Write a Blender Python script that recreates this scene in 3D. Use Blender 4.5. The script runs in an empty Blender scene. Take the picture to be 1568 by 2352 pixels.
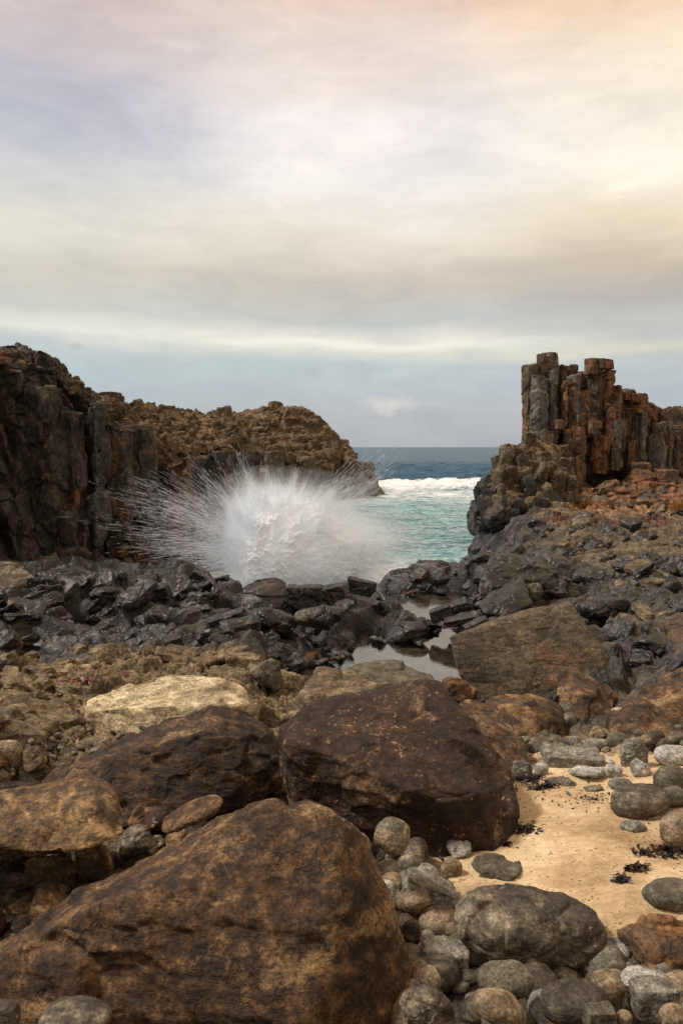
import bpy, bmesh, math, random
import numpy as np
from mathutils import Vector, Matrix

# ------------------------------------------------------------------ camera
sc = bpy.context.scene
COL = sc.collection
CAMZ = 5.0
PITCH = math.radians(4.66)
cam_d = bpy.data.cameras.new("camera")
cam_d.sensor_fit = 'VERTICAL'
cam_d.sensor_height = 36.0
cam_d.lens = 28.0
cam_d.clip_start = 0.05
cam_d.clip_end = 60000
cam = bpy.data.objects.new("camera", cam_d)
COL.objects.link(cam)
cam.location = (0, 0, CAMZ)
cam.rotation_euler = (math.radians(90) - PITCH, 0, 0)
sc.camera = cam

sc.view_settings.view_transform = 'Standard'
sc.view_settings.look = 'None'
sc.view_settings.gamma = 1
sc.view_settings.exposure = 0.0
sc.cycles.use_denoising = True
sc.cycles.max_bounces = 8
sc.cycles.diffuse_bounces = 5
sc.cycles.transparent_max_bounces = 12
sc.cycles.volume_bounces = 8
sc.cycles.volume_max_steps = 96
sc.cycles.volume_step_rate = 1.0

def lin(c):
    return tuple((x / 12.92 if x <= 0.04045 else ((x + 0.055) / 1.055) ** 2.4) for x in [v / 255.0 for v in c])

# ------------------------------------------------------------------ node helper
class NT:
    def __init__(s, tree):
        s.t = tree; s.n = tree.nodes; s.l = tree.links
    def new(s, typ, **kw):
        nd = s.n.new(typ)
        for k, v in kw.items():
            setattr(nd, k, v)
        return nd
    def put(s, sock, v):
        if isinstance(v, bpy.types.NodeSocket):
            s.l.new(v, sock)
        elif v is not None:
            if sock.type == 'RGBA' and len(v) == 3:
                v = (*v, 1)
            sock.default_value = v
    def math(s, op, a, b=None, c=None, clamp=False):
        nd = s.new('ShaderNodeMath', operation=op); nd.use_clamp = clamp
        s.put(nd.inputs[0], a)
        if b is not None: s.put(nd.inputs[1], b)
        if c is not None: s.put(nd.inputs[2], c)
        return nd.outputs[0]
    def mix(s, f, a, b, mode='MIX'):
        nd = s.new('ShaderNodeMix', data_type='RGBA', blend_type=mode)
        s.put(nd.inputs[0], f); s.put(nd.inputs[6], a); s.put(nd.inputs[7], b)
        return nd.outputs[2]
    def mapr(s, v, a, b, c=0.0, d=1.0, smooth=False):
        nd = s.new('ShaderNodeMapRange'); nd.clamp = True
        if smooth: nd.interpolation_type = 'SMOOTHSTEP'
        for i, x in enumerate((v, a, b, c, d)): s.put(nd.inputs[i], x)
        return nd.outputs[0]
    def vmul(s, v, sc_):
        nd = s.new('ShaderNodeVectorMath', operation='MULTIPLY')
        s.put(nd.inputs[0], v); s.put(nd.inputs[1], sc_)
        return nd.outputs[0]
    def vadd(s, v, w):
        nd = s.new('ShaderNodeVectorMath', operation='ADD')
        s.put(nd.inputs[0], v); s.put(nd.inputs[1], w)
        return nd.outputs[0]
    def noise(s, vec, scale, detail=4, rough=0.55, dist=0.0, out=0):
        nd = s.new('ShaderNodeTexNoise')
        s.put(nd.inputs['Vector'], vec); nd.inputs['Scale'].default_value = scale
        nd.inputs['Detail'].default_value = detail; nd.inputs['Roughness'].default_value = rough
        nd.inputs['Distortion'].default_value = dist
        return nd.outputs[out]
    def voro(s, vec, scale, feature='F1', out='Distance', rnd=1.0):
        nd = s.new('ShaderNodeTexVoronoi', feature=feature)
        s.put(nd.inputs['Vector'], vec); nd.inputs['Scale'].default_value = scale
        nd.inputs['Randomness'].default_value = rnd
        return nd.outputs[out]
    def ramp(s, f, stops, interp='LINEAR'):
        nd = s.new('ShaderNodeValToRGB'); cr = nd.color_ramp; cr.interpolation = interp
        while len(cr.elements) < len(stops): cr.elements.new(0.5)
        for e, (p, c) in zip(cr.elements, stops):
            e.position = p; e.color = (*c, 1) if len(c) == 3 else c
        s.put(nd.inputs[0], f)
        return nd.outputs[0]
    def comb(s, x, y, z):
        nd = s.new('ShaderNodeCombineXYZ')
        s.put(nd.inputs[0], x); s.put(nd.inputs[1], y); s.put(nd.inputs[2], z)
        return nd.outputs[0]
    def sep(s, v):
        nd = s.new('ShaderNodeSeparateXYZ'); s.put(nd.inputs[0], v)
        return nd.outputs

# ------------------------------------------------------------------ sky and sun
SUN_EL, SUN_AZ = math.radians(52), math.radians(-88)     # azimuth from +Y towards +X
world = bpy.data.worlds.new("World")
sc.world = world
world.use_nodes = True
W = NT(world.node_tree); W.n.clear()
wd = W.new('ShaderNodeTexCoord').outputs['Generated']
sx, sy, sz = W.sep(wd)
hor = W.math('SQRT', W.math('ADD', W.math('MULTIPLY', sx, sx), W.math('MULTIPLY', sy, sy)))
vel = W.math('DIVIDE', sz, W.math('MAXIMUM', hor, 0.05))
az = W.math('ARCTAN2', sx, sy)
cp = W.comb(W.math('MULTIPLY', az, 1.2), W.math('MULTIPLY', vel, 5.0), 0.0)
wn = W.noise(cp, 2.2, 6, 0.55)
cp2 = W.comb(W.math('MULTIPLY', az, 2.5), W.math('MULTIPLY', vel, 4.5), 3.0)
wn2 = W.noise(cp2, 2.0, 7, 0.6, 0.4)
vw = W.math('ADD', vel, W.math('MULTIPLY', W.math('SUBTRACT', wn, 0.5), W.mapr(vel, 0.0, 0.35, 0.02, 0.16)))
vw = W.math('ADD', vw, W.math('MULTIPLY', az, 0.015))
def rv(row):
    return math.tan(math.atan((1176 - row) / 1829.5) - PITCH) / 0.6
def sky_ramp(rows):
    st = sorted([(max(0, min(1, rv(r))), lin(c)) for r, c in rows])
    return W.ramp(W.math('DIVIDE', vw, 0.6, clamp=True), st)
rL = sky_ramp([(1027, (168, 172, 180)), (960, (172, 179, 185)), (870, (180, 191, 194)), (825, (188, 196, 196)), (805, (210, 211, 203)), (790, (226, 224, 213)),
               (740, (200, 201, 193)), (650, (206, 200, 186)), (560, (222, 217, 204)), (440, (201, 202, 202)), (330, (188, 189, 199)), (200, (198, 191, 196)), (60, (207, 191, 188)), (0, (209, 188, 181))])
rC = sky_ramp([(1027, (172, 176, 182)), (960, (177, 180, 185)), (880, (182, 191, 194)), (835, (188, 198, 199)), (805, (216, 215, 203)), (788, (244, 240, 226)), (768, (222, 218, 208)),
               (735, (193, 196, 192)), (660, (202, 192, 178)), (560, (228, 218, 200)), (430, (240, 234, 228)), (300, (240, 233, 230)), (150, (233, 218, 208)), (0, (228, 202, 184))])
rR = sky_ramp([(1027, (169, 173, 180)), (960, (173, 178, 185)), (880, (179, 186, 192)), (830, (187, 192, 191)), (815, (212, 208, 190)), (790, (190, 192, 188)),
               (700, (180, 176, 170)), (620, (197, 182, 163)), (530, (234, 217, 190)), (420, (253, 243, 225)), (270, (253, 241, 220)), (120, (249, 229, 201)), (0, (240, 208, 172))])
c1 = W.mix(W.mapr(W.math('ADD', az, W.math('MULTIPLY', W.math('SUBTRACT', wn2, 0.5), 0.15)), -0.34, 0.0, smooth=True), rL, rC)
c2 = W.mix(W.mapr(W.math('ADD', az, W.math('MULTIPLY', W.math('SUBTRACT', wn2, 0.5), 0.12)), 0.08, 0.38, smooth=True), c1, rR)
# cloud softness: gentle light and dark billows, stronger high up
c3 = W.mix(1.0, c2, W.mix(W.mapr(vel, 0.1, 0.4), W.ramp(wn2, [(0.25, (0.97,) * 3), (0.75, (1.03,) * 3)]), W.ramp(wn2, [(0.3, (0.90, 0.90, 0.92)), (0.7, (1.07, 1.06, 1.04))])), 'MULTIPLY')
def wblob(col, row, sc_, sr_):
    u0 = (col - 784) / 1829.5; v0 = rv(row) * 0.6
    a = W.math('DIVIDE', W.math('SUBTRACT', az, u0), sc_ / 1829.5)
    b = W.math('DIVIDE', W.math('SUBTRACT', vel, v0), sr_ / 1829.5)
    return W.math('SUBTRACT', 1.0, W.math('ADD', W.math('MULTIPLY', a, a), W.math('MULTIPLY', b, b)))
fn = W.noise(W.comb(az, vel, 0.0), 38.0, 5, 0.6)
puff = W.mapr(W.math('ADD', wblob(895, 930, 62, 26), W.math('MULTIPLY', W.math('SUBTRACT', fn, 0.5), 3.4)), 0.0, 1.3, 0, 0.6)
c4 = W.mix(puff, c3, lin((222, 215, 203)))
for (a_, b_, c_, d_) in ((818, 862, 34, 36), (725, 858, 28, 16), (205, 806, 22, 7), (905, 880, 20, 12)):
    wisp = W.mapr(W.math('ADD', wblob(a_, b_, c_, d_), W.math('MULTIPLY', W.math('SUBTRACT', fn, 0.5), 3.8)), 0.0, 1.8, 0, 0.42)
    c4 = W.mix(wisp, c4, lin((168, 166, 162)))
fine1 = W.noise(W.comb(W.math('MULTIPLY', az, 5.0), W.math('MULTIPLY', vel, 16.0), 7.0), 2.2, 8, 0.66, 0.6)
c4 = W.mix(1.0, c4, W.ramp(fine1, [(0.3, (0.925, 0.93, 0.94)), (0.7, (1.065, 1.06, 1.05))]), 'MULTIPLY')
# below the horizon the world is land and water, not sky
c4 = W.mix(W.mapr(vel, -0.012, -0.002), (0.05, 0.05, 0.05), c4)
bgc = W.new('ShaderNodeBackground'); W.put(bgc.inputs[0], c4); bgc.inputs[1].default_value = 1.13
nish = W.new('ShaderNodeTexSky', sky_type='NISHITA'); nish.sun_disc = False
nish.sun_elevation = SUN_EL; nish.sun_rotation = SUN_AZ
bgn = W.new('ShaderNodeBackground'); W.put(bgn.inputs[0], nish.outputs[0]); bgn.inputs[1].default_value = 0.08
wmx = W.new('ShaderNodeMixShader'); wmx.inputs[0].default_value = 0.93
W.l.new(bgn.outputs[0], wmx.inputs[1]); W.l.new(bgc.outputs[0], wmx.inputs[2])
wo = W.new('ShaderNodeOutputWorld'); W.l.new(wmx.outputs[0], wo.inputs[0])

sun_d = bpy.data.lights.new("sun", 'SUN')
sun_d.energy = 3.4
sun_d.angle = math.radians(9)
sun_d.color = (1.0, 0.92, 0.81)
sun = bpy.data.objects.new("sun", sun_d); COL.objects.link(sun)
sdir = Vector((math.sin(SUN_AZ) * math.cos(SUN_EL), math.cos(SUN_AZ) * math.cos(SUN_EL), math.sin(SUN_EL)))
sun.rotation_euler = sdir.to_track_quat('Z', 'Y').to_euler()

# ------------------------------------------------------------------ numpy noise
def _h(ix, iy, iz, seed):
    h = (ix.astype(np.int64) * 374761393 + iy.astype(np.int64) * 668265263 + iz.astype(np.int64) * 2147483647 + seed * 1274126177) & 0xFFFFFFFF
    h = ((h ^ (h >> 13)) * 1274126177) & 0xFFFFFFFF
    h = ((h ^ (h >> 16)) * 2246822519) & 0xFFFFFFFF
    return h ^ (h >> 15)
def _r(h, k):
    g = ((h + k * 0x9E3779B1) * 2654435761) & 0xFFFFFFFF
    g = ((g ^ (g >> 15)) * 2246822519) & 0xFFFFFFFF
    return ((g ^ (g >> 13)) & 0xFFFFFF) / float(0x1000000)
def vnoise(p, seed=0):
    i = np.floor(p).astype(np.int64); f = p - i
    w = f * f * f * (f * (f * 6 - 15) + 10)
    out = np.zeros(len(p))
    for dx in (0, 1):
        for dy in (0, 1):
            for dz in (0, 1):
                h = _h(i[:, 0] + dx, i[:, 1] + dy, i[:, 2] + dz, seed)
                gx = _r(h, 1) * 2 - 1; gy = _r(h, 2) * 2 - 1; gz = _r(h, 3) * 2 - 1
                d = gx * (f[:, 0] - dx) + gy * (f[:, 1] - dy) + gz * (f[:, 2] - dz)
                ww = (w[:, 0] if dx else 1 - w[:, 0]) * (w[:, 1] if dy else 1 - w[:, 1]) * (w[:, 2] if dz else 1 - w[:, 2])
                out += ww * d
    return out * 1.3
def fbm(p, oct=4, seed=0, gain=0.5, lac=2.03):
    a = 1.0; o = np.zeros(len(p)); s = 1.0
    for k in range(oct):
        o += a * vnoise(p * s + k * 17.3, seed + k); a *= gain; s *= lac
    return o
def worley(p, seed=0, flat=False):
    i = np.floor(p).astype(np.int64); n = len(p)
    F1 = np.full(n, 9.0); F2 = np.full(n, 9.0); H = np.zeros(n, np.int64); V = np.zeros((n, 3)); H2 = np.zeros(n, np.int64); V2 = np.zeros((n, 3))
    for dx in (-1, 0, 1):
        for dy in (-1, 0, 1):
            for dz in ((0,) if flat else (-1, 0, 1)):
                cx = i[:, 0] + dx; cy = i[:, 1] + dy; cz = i[:, 2] + dz
                h = _h(cx, cy, cz, seed)
                q = np.stack([cx + _r(h, 5), cy + _r(h, 6), (cz + _r(h, 7)) if not flat else p[:, 2]], 1)
                v = p - q; d = np.sqrt((v * v).sum(1))
                m = d < F1; m2 = (d < F2) & ~m
                F2 = np.where(m, F1, np.where(m2, d, F2)); H2 = np.where(m, H, np.where(m2, h, H2)); V2[m] = V[m]; V2[m2] = v[m2]
                F1 = np.where(m, d, F1); H = np.where(m, h, H); V[m] = v[m]
    return F1, F2, H, V, H2, V2
def slab(p, seed, tilt=1.0, groove=0.25, flat=False, bl=.06):
    """blocky broken-rock displacement in about -1..1: each cell has its own offset and tilted face"""
    F1, F2, H, V, H2, V2 = worley(p, seed, flat)
    def one(H, V):
        g = np.stack([_r(H, 11) - .5, _r(H, 12) - .5, (_r(H, 13) - .5) if not flat else np.zeros(len(p))], 1)
        return (_r(H, 14) - .5) * 1.0 + tilt * 2 * (g * V).sum(1)
    e = F2 - F1
    k = .5 * np.clip(1 - e / bl, 0, 1)
    d = one(H, V) * (1 - k) + one(H2, V2) * k
    return d - groove * np.exp(-(e / 0.07) ** 2), _r(H, 15), e

def pile(p, seed, tilt=.5, flat=False, bev=.22):
    """packed blocks with bevelled joints between them"""
    F1, F2, H, V, H2, V2 = worley(p, seed, flat)
    g = np.stack([_r(H, 11) - .5, _r(H, 12) - .5, (_r(H, 13) - .5) if not flat else np.zeros(len(p))], 1)
    e = F2 - F1
    t = np.clip(e / bev, 0, 1)
    return ((_r(H, 14) - .5) * .8 + tilt * 2 * (g * V).sum(1)) * t + .6 * (1 - (1 - t) ** 2) - .3, _r(H, 15), e

# ------------------------------------------------------------------ picture geometry -> places in the world
FD = 1829.5
def ray(dx, dy):
    """direction through a point of the photograph (1568 x 2352 units), scaled so that Y = 1"""
    x = (dx - 784) / FD; z = (1176 - dy) / FD
    c, s = math.cos(PITCH), math.sin(PITCH)
    Yv = c + z * s; Zv = -s + z * c
    return x / Yv, Zv / Yv
def P(dx, dy, Y):
    a, b = ray(dx, dy)
    return (a * Y, Y, CAMZ + b * Y)
def G(dx, dy, z):
    a, b = ray(dx, dy)
    Y = (z - CAMZ) / b
    return (a * Y, Y, z)

# terrain: base height from control places (photograph column, row, height)
CT = [(-300, 2600, 1.6), (784, 2600, 1.6), (1800, 2600, 1.65), (0, 2300, 1.75), (500, 2300, 1.7), (1000, 2300, 1.75), (1500, 2300, 1.8),
      (0, 2000, 1.75), (500, 1950, 1.7), (1100, 1990, 1.9), (1250, 1900, 1.98), (1500, 1950, 2.02), (1500, 2080, 2.0), (1200, 1790, 1.95), (1400, 1830, 2.0), (1568, 1780, 2.05),
      (1900, 1900, 2.2), (-300, 1800, 2.0), (0, 1700, 1.95), (100, 1700, 1.62), (150, 1740, 1.6), (300, 1600, 1.3), (100, 1580, 1.4), (0, 1600, 1.55), (450, 1700, 1.4), (250, 1720, 1.45), (700, 1700, 1.6), (640, 1620, 1.1),
      (250, 1500, 1.35), (150, 1530, 1.15), (30, 1500, 0.9), (430, 1480, 1.25), (600, 1500, 1.15), (560, 1560, 1.3), (-200, 1450, 1.2),
      (200, 1420, 0.98), (350, 1440, 1.15), (50, 1420, 1.3), (200, 1360, 1.45), (400, 1370, 1.35), (100, 1320, 1.5), (250, 1318, 1.5), (450, 1318, 1.45), (520, 1345, 1.4),
      (600, 1420, 1.2), (700, 1410, 1.15), (760, 1400, 1.15), (700, 1470, 1.05), (850, 1365, 1.05), (900, 1440, 1.0), (930, 1480, 0.95), (820, 1440, 1.1), (950, 1440, 1.0),
      (640, 1375, 1.15), (560, 1375, 1.1), (900, 1325, 1.05), (960, 1308, 1.05), (1000, 1400, 0.7), (930, 1395, 0.7), (1040, 1480, 0.7), (900, 1530, 0.7), (760, 1530, 0.7), (820, 1490, 0.72),
      (1060, 1400, 0.9), (1100, 1350, 1.2), (1060, 1310, 1.08), (1150, 1300, 1.35), (1100, 1420, 1.1), (1240, 1380, 1.3), (1300, 1450, 1.3),
      (1050, 1560, .95), (900, 1600, .95), (750, 1620, 1.0), (1150, 1640, 1.35), (1300, 1650, 1.5), (1450, 1600, 1.6), (1568, 1600, 1.7), (1450, 1470, 1.6), (1568, 1400, 1.85), (1900, 1500, 2.2),
      (1350, 1330, 1.5), (1500, 1320, 1.65), (1200, 1230, 1.45), (1350, 1230, 1.6), (1500, 1240, 1.8), (1800, 1250, 2.0), (1100, 1215, 1.2)]
CP = [G(*c) for c in CT]
# far places given directly (x, y, z)
CP += [P(1180, 1170, 40.0), P(1260, 1170, 41), P(1350, 1180, 39), P(1450, 1190, 37), P(1568, 1200, 36), P(1350, 1140, 44), P(1450, 1120, 46), P(1568, 1110, 47), P(1750, 1100, 48), P(1400, 1080, 55), P(1600, 1060, 58), P(2100, 1050, 60),
       (-14, 22, 1.6), (-22, 20, 2.5), (-10, 27.5, 1.0), (-6.5, 29.5, 0.2), (-3.2, 28, -0.6), (-1.5, 26.5, -0.8), (1.0, 27, -1.0), (2.6, 28.5, -1.0), (4.2, 31, -1.0), (5.5, 35, -1.2), (6.8, 40, -1.4), (8, 46, -1.5),
       (0, 32, -2.5), (-3, 33, -2.5), (-8, 34, -1), (3, 36, -3), (5, 44, -3), (8, 60, -3), (0, 60, -4), (-8, 60, -3), (-20, 45, -2), (-30, 70, -4), (20, 80, -4), (50, 70, 2), (0, 120, -6), (-60, 120, -6), (60, 120, -6),
       (-12, 8, 2.2), (12, 8, 2.5), (-3, 1, 1.6), (3, 1, 1.6), (0, 0.5, 1.6)]
CP += [(-3.0, 21.9, .35), (-2.1, 21.7, .25), (-1.0, 21.6, .2), (.1, 21.8, .25), (.9, 22.4, .3), (-2.9, 23.2, .0), (-1.9, 22.9, .1), (-.6, 22.8, .1), (.5, 23.6, .15), (1.4, 25.2, .1), (-3.6, 25, 0.1)]
CP = np.array(CP)
def _pol(x, y):
    return np.stack([np.clip(np.arctan2(x, y), -.95, .95) * 1.6, np.log(np.sqrt(x * x + y * y)) * 1.0], 1)
_cq = _pol(CP[:, 0], CP[:, 1])
_D = np.sqrt(((_cq[:, None] - _cq[None]) ** 2).sum(2))
_A = np.sqrt(_D ** 2 + 0.0004)
_w = np.linalg.solve(_A + np.eye(len(CP)) * 1e-3, CP[:, 2] - 1.5)
def zbase(x, y):
    x = np.atleast_1d(np.asarray(x, float)); y = np.atleast_1d(np.asarray(y, float))
    out = np.empty(len(x))
    for k in range(0, len(x), 40000):
        q = _pol(x[k:k + 40000], y[k:k + 40000])
        d = np.sqrt(((q[:, None] - _cq[None]) ** 2).sum(2) + 0.0004)
        out[k:k + 40000] = 1.5 + d @ _w
    return out
POOLZ = 0.80
_Ys = np.exp(np.linspace(math.log(1.5), math.log(70), 900))
def ground_hit(dx, dy, lift=0.0):
    a, b = ray(dx, dy)
    z = CAMZ + b * _Ys
    g = zbase(a * _Ys, _Ys) + lift
    k = np.argmax(z < g)
    return _Ys[k] if (z < g).any() else 60.0

# ------------------------------------------------------------------ object helpers
def tag(o, label=None, cat=None, group=None, kind=None):
    if label: o['label'] = label
    if cat: o['category'] = cat
    if group: o['group'] = group
    if kind: o['kind'] = kind
    return o
def mesh_from(name, V, F, mat, loc=(0, 0, 0), parent=None, smooth=True, col=None, wet=None):
    """V n x 3 array, F m x k array of indices"""
    me = bpy.data.meshes.new(name)
    V = np.asarray(V, np.float32); F = np.asarray(F, np.int32)
    m, k = F.shape
    me.vertices.add(len(V)); me.vertices.foreach_set('co', V.ravel())
    me.loops.add(m * k); me.loops.foreach_set('vertex_index', F.ravel())
    me.polygons.add(m); me.polygons.foreach_set('loop_start', np.arange(0, m * k, k, dtype=np.int32))
    me.polygons.foreach_set('use_smooth', np.full(m, smooth))
    me.update(calc_edges=True)
    if col is not None:
        at = me.color_attributes.new('col', 'FLOAT_COLOR', 'POINT')
        w = np.zeros(len(V)) if wet is None else wet
        at.data.foreach_set('color', np.concatenate([col, w[:, None]], 1).astype(np.float32).ravel())
    me.materials.append(mat)
    o = bpy.data.objects.new(name, me); COL.objects.link(o)
    o.location = loc
    if parent is not None: o.parent = parent
    return o
def grid_faces(nu, nv):
    a = np.arange(nu * nv).reshape(nu, nv)
    return np.stack([a[:-1, :-1].ravel(), a[1:, :-1].ravel(), a[1:, 1:].ravel(), a[:-1, 1:].ravel()], 1)
def normals(V, F):
    if F.shape[1] == 4:
        n = np.cross(V[F[:, 2]] - V[F[:, 0]], V[F[:, 3]] - V[F[:, 1]])
    else:
        n = np.cross(V[F[:, 1]] - V[F[:, 0]], V[F[:, 2]] - V[F[:, 0]])
    N = np.zeros_like(V)
    for k in range(F.shape[1]):
        for c in range(3):
            N[:, c] += np.bincount(F[:, k], n[:, c], len(V))
    return N / np.maximum(np.linalg.norm(N, axis=1, keepdims=True), 1e-12)
_ico = {}
def ico(level):
    if level not in _ico:
        bm = bmesh.new(); bmesh.ops.create_icosphere(bm, subdivisions=level, radius=1)
        bm.verts.ensure_lookup_table()
        V = np.array([v.co[:] for v in bm.verts]); F = np.array([[v.index for v in f.verts] for f in bm.faces])
        V /= np.linalg.norm(V, axis=1, keepdims=True)
        bm.free(); _ico[level] = (V, F)
    return _ico[level]
def hull_planes(q, merge=0):
    bm = bmesh.new()
    for v in q: bm.verts.new(v)
    r = bmesh.ops.convex_hull(bm, input=bm.verts[:])
    bmesh.ops.recalc_face_normals(bm, faces=bm.faces[:])
    out = {}
    for f in bm.faces:
        n = f.normal
        if n.length < .5: continue
        h = n.dot(f.verts[0].co)
        if h < 0: n = -n; h = -h
        k = (round(n.x, 1), round(n.y, 1), round(n.z, 1), round(h, 1))
        o = out.setdefault(k, [0, None]); o[0] += f.calc_area(); o[1] = (n.x, n.y, n.z, max(h, .05))
    bm.free()
    pl = [o[1] for o in sorted(out.values(), key=lambda o: -o[0])]
    if merge:
        c = math.cos(math.radians(merge)); kept = []
        for p in pl:
            if all(p[0] * k[0] + p[1] * k[1] + p[2] * k[2] < c for k in kept): kept.append(p)
        pl = kept
    return np.array(pl)

def rock_verts(pts, level=5, sharp=16, seed=0, noise=(0.05, 1.5), slabs=(), chips=0, fine=0.012, strata=None, merge=0):
    """a rock: the convex body of pts (metres) with rounded edges, chipped facets, blocky breaks and fractal relief"""
    pts = np.asarray(pts, float)
    lo, hi = pts.min(0), pts.max(0)
    c = (lo + hi) / 2; S = np.maximum((hi - lo) / 2, 0.02)
    q = (pts - c) / S
    pl = hull_planes(q, merge)
    rs = np.random.RandomState(seed + 7)
    if chips:
        d = rs.normal(size=(chips, 3)); d /= np.linalg.norm(d, axis=1, keepdims=True)
        sup = (d @ q.T).max(1)
        pl = np.concatenate([pl, np.concatenate([d, (sup * rs.uniform(.80, .97, chips))[:, None]], 1)])
    D, F = ico(level)
    acc = np.zeros(len(D))
    for n in pl:
        acc += np.maximum(D @ n[:3] / n[3], 0) ** sharp
    r = acc ** (-1.0 / sharp)
    V = D * r[:, None] * S
    size = float(np.mean(S))
    w = V + c + seed * 3.7
    N = normals(V, F)
    disp = noise[0] * size * fbm(w * noise[1] / size, 4, seed)
    for (cell, amp, tilt, groove) in slabs:
        cell = np.asarray(cell if hasattr(cell, '__len__') else (cell,) * 3, float)
        wp = w + 0.15 * cell * np.stack([vnoise(w / cell * 0.9, seed + 31), vnoise(w / cell * 0.9, seed + 32), vnoise(w / cell * 0.9, seed + 33)], 1)
        s_, _, _ = slab(wp / cell, seed + 3, tilt, groove)
        disp += amp * s_
    if strata is not None:
        ax, per, amp = strata
        ax = np.asarray(ax, float); ax /= np.linalg.norm(ax)
        t = (w @ ax) / per + 0.6 * fbm(w * 0.8 / size, 2, seed + 50)
        disp += amp * ((t - np.floor(t)) ** 2 - .4) * (0.5 + vnoise(w / size * 1.5, seed + 60))
    if fine:
        disp += fine * size * fbm(w * 9 / size, 3, seed + 90)
    V = V + N * disp[:, None]
    return V, F, c
def rock(name, pts, mat, label=None, cat='rock', group=None, parent=None, smooth=True, **kw):
    V, F, c = rock_verts(pts, **kw)
    zmin = V[:, 2].min()
    base = c + np.array([0, 0, zmin])
    V = V - np.array([0, 0, zmin])
    pl = np.array(parent.location) if parent is not None else 0
    o = mesh_from(name, V, F, mat, tuple(base - pl), parent, smooth)
    if parent is None: tag(o, label, cat, group)
    return o
def blob_pts(cx, cy, hx, hy, hz, kind, seed, roll=0.0, yaw=0.0, loc=(0, 0, 0)):
    rs = np.random.RandomState(seed)
    if kind == 'cobble':
        n = 60; d = rs.normal(size=(n, 3)); d /= np.linalg.norm(d, axis=1, keepdims=True)
        p = d * (np.abs(d) ** 2.4).sum(1, keepdims=True) ** (-1 / 2.4)
    elif kind == 'block':
        p = np.array([(a, b, c) for a in (-1, 1) for b in (-1, 1) for c in (-1, 1)], float)
        p *= rs.uniform(.72, 1.0, p.shape)
        p = np.concatenate([p, rs.uniform(-1, 1, (4, 3)) * .98])
    else:
        n = 16; d = rs.normal(size=(n, 3)); d /= np.linalg.norm(d, axis=1, keepdims=True)
        p = d * (np.abs(d) ** 4).sum(1, keepdims=True) ** (-1 / 4) * rs.uniform(.9, 1.02, (n, 1))
    lo, hi = p.min(0), p.max(0)
    p = (p - (lo + hi) / 2) / ((hi - lo) / 2)
    p = p * np.array([hx, hy, hz])
    cr, sr = math.cos(roll), math.sin(roll)
    p = p @ np.array([[cr, 0, sr], [0, 1, 0], [-sr, 0, cr]])
    cy_, sy_ = math.cos(yaw), math.sin(yaw)
    p = p @ np.array([[cy_, sy_, 0], [-sy_, cy_, 0], [0, 0, 1]])
    return p + np.array(loc)
_seed = [100]
def place(label, cx, cy, w, h, mat, kind='cobble', roll=0, yaw=0, lift=0.0, depth=0.75, name=None, level=5, Y=None, cat=None, group=None, parent=None, **kw):
    """a rock whose outline covers w x h units of the photograph round (cx, cy), resting on the ground below it"""
    _seed[0] += 1; sd = _seed[0]
    r = math.radians(roll)
    if Y is None:
        Y0 = ground_hit(cx, cy + h * .5 * .92, lift)
        Y = Y0 + 0.4 * w / 2 * Y0 / FD * depth
    hx = w / 2 * Y / FD; hy = hx * depth
    _, b = ray(cx, cy); th = math.atan(-b)
    ha = h / 2 * Y / FD
    if roll:
        cr, sr = abs(math.cos(r)), abs(math.sin(r))
        # outline of a rolled box-like ellipse: solve half sizes
        A, B = hx * hx, ha * ha
        det = cr ** 4 - sr ** 4
        if abs(det) > .15:
            a2 = (A * cr * cr - B * sr * sr) / det; b2 = (B * cr * cr - A * sr * sr) / det
            if a2 > 0 and b2 > 0: hx, ha = math.sqrt(a2), math.sqrt(b2)
        hy = hx * depth
    hz = math.sqrt(max(ha * ha - (hy * math.sin(th)) ** 2, (.5 * ha) ** 2)) / math.cos(th)
    loc = P(cx, cy, Y)
    pts = blob_pts(cx, cy, hx, hy, hz, kind, sd, r, math.radians(yaw), loc)
    sz = (hx + hy + hz) / 3
    d = dict(cobble=dict(sharp=7, chips=3, noise=(.07, 1.3), fine=.006),
             boulder=dict(sharp=22, chips=12, noise=(.06, 1.3), fine=.012, slabs=((sz * .9, sz * .12, .8, .3), (sz * .35, sz * .035, .9, .3))),
             block=dict(sharp=40, chips=9, noise=(.04, 1.3), fine=.008, slabs=((sz * 1.0, sz * .10, .7, .35), (sz * .35, sz * .03, .9, .3))))[kind]
    d.update(kw)
    nm = name or ('cobble' if kind == 'cobble' else 'boulder')
    return rock(nm, pts, mat, label, cat or nm, group, parent, level=level, seed=sd, **d)

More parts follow.
